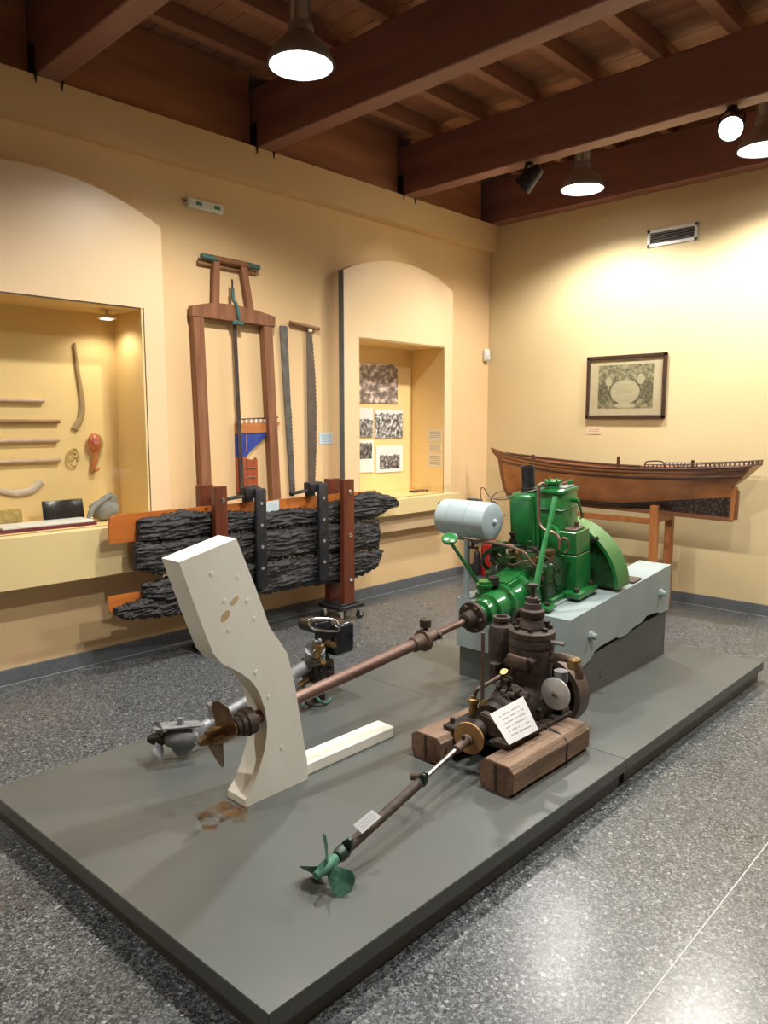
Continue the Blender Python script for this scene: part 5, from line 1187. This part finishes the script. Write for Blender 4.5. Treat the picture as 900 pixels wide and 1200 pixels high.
# grey bag and pale block
c = onx(118, 600, -4.45)
b = MB().sph((-4.46, c.y + .03, zs + .07), .075, (.9, 1.25, .95), 22).sph((-4.46, c.y + .06, zs + .13), .05, (.8, 1.2, .8), 18)
for v in b.bm.verts:
    v.co += noise.noise_vector(v.co * 18) * .016; v.co.z = max(v.co.z, zs + .002)
t = thing('tool_bag', 'crumpled grey cloth tool bag on the show-case sill next to the orange board', 'bag', (-4.46, c.y + .03, zs))
b.build('bag', 'cloth', t, smooth=180)
MB().tube([(-4.40, c.y - .10, zs + .02), (-4.40, c.y - .08, zs + .08), (-4.41, c.y - .01, zs + .13), (-4.42, c.y + .06, zs + .17)], .016, 10, k=5).build('flap', 'cloth', t)
MB().sph((-4.39, c.y - .09, zs + .03), .010).build('snap', 'chrome', t)

# ------------------------------------------------------------------ photographs in the second show-case
def photo(p, m, label, ext=0.0):
    x = NB + .012
    tl, br_ = onx(p[0], p[1], x), onx(p[2], p[3], x)
    y0, y1, z1, z0 = tl.y - ext, br_.y, tl.z, br_.z
    return card('photo_panel', m, [(x, y0, z1), (x, y1, z1), (x, y1, z0), (x, y0, z0)], label, 'photograph', (1, 0, 0), .010)
photo((419, 424, 466, 473), photo_mat('brownish_group_photo', 2.3, sepia=True, bands=(.3, .95), contrast=(.12, .72)), 'large brownish group photograph, topmost in the second show-case', .25)
photo((421, 478, 437, 512), photo_mat('harbour_photo', 5.1, bands=(.3, .62), contrast=(.06, .6)), 'narrow grey harbour photograph beside the print of men at work', .14)
photo((440, 480, 472, 513), photo_mat('shipyard_photo', 8.4, bands=(.3, .86), contrast=(.03, .8)), 'black-and-white shipyard photograph above the white-bordered boat print')
photo((421, 516, 438, 553), photo_mat('crew_photo', 3.7, border=.06, bands=(.3, .9), contrast=(.02, .35), low=.36), 'photograph of a dark crowd over a blank white margin', .14)
photo((441, 523, 472, 552), photo_mat('boat_photo', 6.6, border=.12, bands=(.3, .66), contrast=(.02, .45)), 'white-bordered dark boat photograph, lowest in the second show-case')
ys_ = n2[1] - .013
for k_, (z1p, z0p, lab) in enumerate(((503, 517.5, 'uppermost of three pale text cards on the show-case side wall'), (519, 529, 'middle and smallest of three text cards on the show-case side wall'), (531, 547.5, 'lowest of three pale text cards on the show-case side wall'))):
    a, c = ony(501.5, z1p, ys_), ony(517.5, z0p, ys_)
    card('text_card', 'card_tan', [(a.x, ys_, a.z), (c.x, ys_, a.z), (c.x, ys_, c.z), (a.x, ys_, c.z)], lab, 'card', (0, -1, 0), .003)
q = onz(492, 577, n2[2] + .002)
t = thing('small_booklet', 'small dark brown booklet lying on the second show-case sill', 'book', (q.x, q.y, n2[2]))
MB().bx(q.x - .05, q.x + .03, q.y - .10, q.y + .09, n2[2] + .004, n2[2] + .022, .003).build('cover', 'frame', t)
MB().bx(q.x + .0295, q.x + .0315, q.y - .06, q.y + .05, n2[2] + .008, n2[2] + .018).build('label', 'red_brown', t)

# ------------------------------------------------------------------ fire extinguisher in the corner
FE = thing('fire_extinguisher', 'red fire extinguisher standing in the corner behind the fuel tank', 'fire extinguisher', (-4.20, 5.88, 0))
fx, fyy = -4.20, 5.88
MB().lathe((fx, fyy, 0), (0, 0, 1), [(0, 0), (0, .066), (.008, .072), (.11, .072), (.112, .0735), (.116, .0735), (.118, .072), (.46, .072), (.50, .062), (.53, .035), (.545, .024), (.58, .022), (.58, 0)], 30).build('cylinder', 'red', FE)
MB().lathe((fx, fyy, .575), (0, 0, 1), [(0, .024), (.02, .026), (.05, .02), (.06, .014), (.06, 0)], 14).build('valve', 'brass', FE)
MB().ob((fx + .03, fyy - .03, .645), (.03, .12, .012), Matrix.Rotation(.3, 3, 'X') @ Matrix.Rotation(.6, 3, 'Z'), .004).ob((fx + .03, fyy - .03, .618), (.03, .11, .012), Matrix.Rotation(-.15, 3, 'X') @ Matrix.Rotation(.6, 3, 'Z'), .004).build('handle', 'red', FE)
MB().tube([(fx, fyy - .02, .60), (fx - .03, fyy - .05, .66), (fx + .03, fyy + .03, .72), (fx + .08, fyy + .03, .66), (fx + .02, fyy - .02, .60), (fx - .06, fyy - .07, .56), (fx - .08, fyy - .075, .40), (fx - .08, fyy - .075, .25)], .011, 10, k=6).build('hose', 'black', FE)
MB().lathe((fx - .08, fyy - .08, .245), (0, 0, -1), [(0, .014), (.02, .026), (.06, .034), (.23, .038), (.23, .0)], 18).build('discharge_horn', 'black', FE)
MB().lathe((fx, fyy, .30), (0, 0, 1), [(0, .0722), (.09, .0722)], 30, cap=False).build('maker_label', mat('extinguisher_label', (.50, .03, .02), (.62, .10, .06), rough=.4, scale=30), FE)

# ================================================================== SHIP MODEL ON TRESTLES
BY = 5.74
SH = thing('ship_model', 'large planked wooden ship hull model with open rail on trestles by the rear wall', 'ship model', (-2.9, BY, .78))
bx0, bx1 = -3.97, -1.90           # stem and sternpost
def lerp_tab(tab, s):
    for a, c in zip(tab, tab[1:]):
        if s <= c[0]:
            f = (s - a[0]) / (c[0] - a[0]); f = f * f * (3 - 2 * f); return a[1] + (c[1] - a[1]) * f
    return tab[-1][1]
sheer = lambda s: 1.205 - .26 * s + .235 * s * s if s < 1 else 1.18
sheer = lambda s: 1.215 - .30 * s + .27 * s * s
keel = lambda s: .815 - .028 * s
halfb = lambda s: .215 * (max(0, math.sin(min(1, (s + .004) / .42) * math.pi / 2)) ** .75 if s < .42 else 1 - .34 * ((s - .42) / .58) ** 2.2)
def section(s, v):
    """hull surface point; s along length 0 stem .. 1 transom foot, v 0 keel .. 1 sheer"""
    B = halfb(s); zk, zs_ = keel(s), sheer(s)
    # fullness: U amidships, V towards the ends; rising run aft
    full = lerp_tab([(0, 1.3), (.18, .55), (.5, .36), (.75, .62), (1, 1.55)], s)
    dead = lerp_tab([(0, .02), (.5, .02), (.72, .06), (1, .46)], s)
    if v <= dead: half = .012
    else: half = .012 + (B - .012) * ((v - dead) / (1 - dead)) ** full
    if v > .75: half *= 1 - .05 * (v - .75) / .25
    return half, zk + (zs_ - zk) * v
def stem_x(v): return bx0 + .075 * (1 - v) ** 1.6
def hull_pt(s, v, side):
    h, z = section(s, v); xs = stem_x(v); xe = bx1 + .155 * max(0, (v - .60) / .40) ** .8
    return Vector((xs + (xe - xs) * s, BY + side * h, z))
nS, nV = 60, 26
V0 = .10
def strake(b, va, vb, side): b.grid(lambda u, v: hull_pt(u, va + (vb - va) * v, side), nS, nV)
b = MB(); 
for sd_ in (-1, 1): strake(b, .0, 1, sd_)
b.grid(lambda u, v: hull_pt(1, v, -1 + 2 * u), 6, nV)
bmesh.ops.remove_doubles(b.bm, verts=b.bm.verts[:], dist=.0005)
hm = b.build('hull', 'hull', SH, smooth=60)
# keel, stem, sternpost, rudder
kb = MB(); kb.prism([(bx0 + .09, .785), (bx1 + .005, .757), (bx1 + .005, .79), (bx0 + .07, .822)], lambda x, z: (x, BY - .013, z), lambda x, z: (x, BY + .013, z)); kb.build('keel', 'deck', SH)
st = MB().prism([(bx0 + .09, .785), (bx0 + .035, .88), (bx0 - .005, 1.02), (bx0 - .035, 1.16), (bx0 - .10, 1.215), (bx0 - .105, 1.232), (bx0 - .02, 1.215), (bx0 + .02, 1.20), (bx0 + .02, 1.05), (bx0 + .06, .9), (bx0 + .10, .82)], lambda x, z: (x, BY - .014, z), lambda x, z: (x, BY + .014, z)); st.build('stem', 'deck', SH)
MB().prism([(bx1 - .015, .775), (bx1 + .015, .765), (bx1 + .03, 1.02), (bx1 - .005, 1.02)], lambda x, z: (x, BY - .014, z), lambda x, z: (x, BY + .014, z)).build('sternpost', 'trestle', SH)
MB().prism([(bx1 + .018, .775), (bx1 + .04, .775), (bx1 + .045, .99), (bx1 + .03, 1.0)], lambda x, z: (x, BY - .010, z), lambda x, z: (x, BY + .010, z)).build('rudder', 'deck', SH)
# wales, moulding and cap rail (tubes following the hull)
for v, r, m, nm in ((.995, .010, 'model_dark', 'cap_rail'), (.90, .006, 'model_dark', 'moulding'), (.80, .010, 'model_dark', 'wale'), (.785, .005, 'deck', 'moulding')):
    for sd_ in (-1, 1):
        MB().tube([hull_pt(.01 + .985 * i / 40, v, sd_) + Vector((0, sd_ * .002, 0)) for i in range(41)], r, 6).build(nm, m, SH)
b = MB().grid(lambda u, v: Vector((hull_pt(u, .93, 1).x, BY + (2 * v - 1) * section(u, .93)[0] * .97, hull_pt(u, .93, 1).z)), 40, 4); b.build('deck', 'deck', SH)
# rail stanchions round the stern half and rail
for sd_ in (-1, 1):
    for i in range(24):
        s = .66 + .335 * i / 23; p = hull_pt(s, 1, sd_)
        MB().bx(p.x - .0035, p.x + .0035, p.y - .0035, p.y + .0035, p.z, p.z + .032).build('stanchion', 'model_dark', SH)
    MB().tube([hull_pt(.66 + .34 * i / 20, 1, sd_) + Vector((0, 0, .033)) for i in range(21)], .0045, 6).build('rail', 'model_dark', SH)
for i in range(6):
    y = BY - halfb(1) * .8 + i * halfb(1) * 1.6 / 5; MB().bx(bx1 + .150, bx1 + .157, y - .0035, y + .0035, sheer(1), sheer(1) + .034).build('stanchion', 'model_dark', SH)
for s, h in ((.545, .075), (.16, .02), (.815, .05)):
    p = hull_pt(s, .95, -1); MB().cyl((p.x, BY - (.10 if s > .5 else .02), p.z - .02), (p.x, BY - (.10 if s > .5 else .02), p.z + .03 + h), .013, n=10).build('mast_stump', 'model_dark', SH)
p = hull_pt(.675, .95, -1)
MB().tube([(p.x - .075, BY - .08, p.z), (p.x - .07, BY - .08, p.z + .055), (p.x - .04, BY - .08, p.z + .07), (p.x + .05, BY - .08, p.z + .075), (p.x + .08, BY - .08, p.z + .055), (p.x + .085, BY - .08, p.z)], .006, 6, k=3).build('companion_hoop', 'model_dark', SH)
MB().bx(p.x - .12, p.x + .12, BY - .06, BY + .06, p.z - .03, p.z + .035, .004).build('deck_house', 'deck', SH)
b = MB().prism([(bx0 - .02, 1.20), (bx0 - .115, 1.24), (bx0 - .12, 1.256), (bx0 + .12, 1.19), (bx0 + .12, 1.175)], lambda x, z: (x, BY - .012, z), lambda x, z: (x, BY + .012, z)); b.build('bowsprit_bed', 'deck', SH)
for s in (.085, .12, .2): p = hull_pt(s, .98, -1); MB().bx(p.x - .012, p.x + .012, p.y - .005, p.y + .02, p.z, p.z + .03, .003).build('bitt', 'model_dark', SH)
for s in (.18, .575): p = hull_pt(s, .86, -1); MB().bx(p.x - .028, p.x + .028, p.y - .006, p.y + .01, p.z - .012, p.z + .012, .003).build('hawse_plate', 'brass', SH)

def trestle(x, label):
    t = thing('trestle', label, 'trestle', (x, BY, 0), group='orange wooden trestles under the ship model')
    for s in (-1, 1):
        ya = BY + s * .145
        MB().bx(-.03 + x, .03 + x, ya - .026, ya + .026, 0, .852, .004).build('leg', 'trestle', t)
    MB().bx(x - .026, x + .026, BY - .12, BY + .12, .715, .757, .004).build('cross_bar', 'trestle', t)
    MB().bx(x - .02, x + .02, BY - .12, BY + .12, .18, .23, .004).build('cross_bar', 'trestle', t)
    return t
trestle(-2.425, 'orange wooden trestle under the stern half of the ship model')
t = trestle(-3.45, 'orange wooden trestle under the bow half of the ship model')
o = MB().bx(-3.42, -2.455, BY - .158, BY - .132, .70, .745, .004).build('stretcher', 'trestle', t)
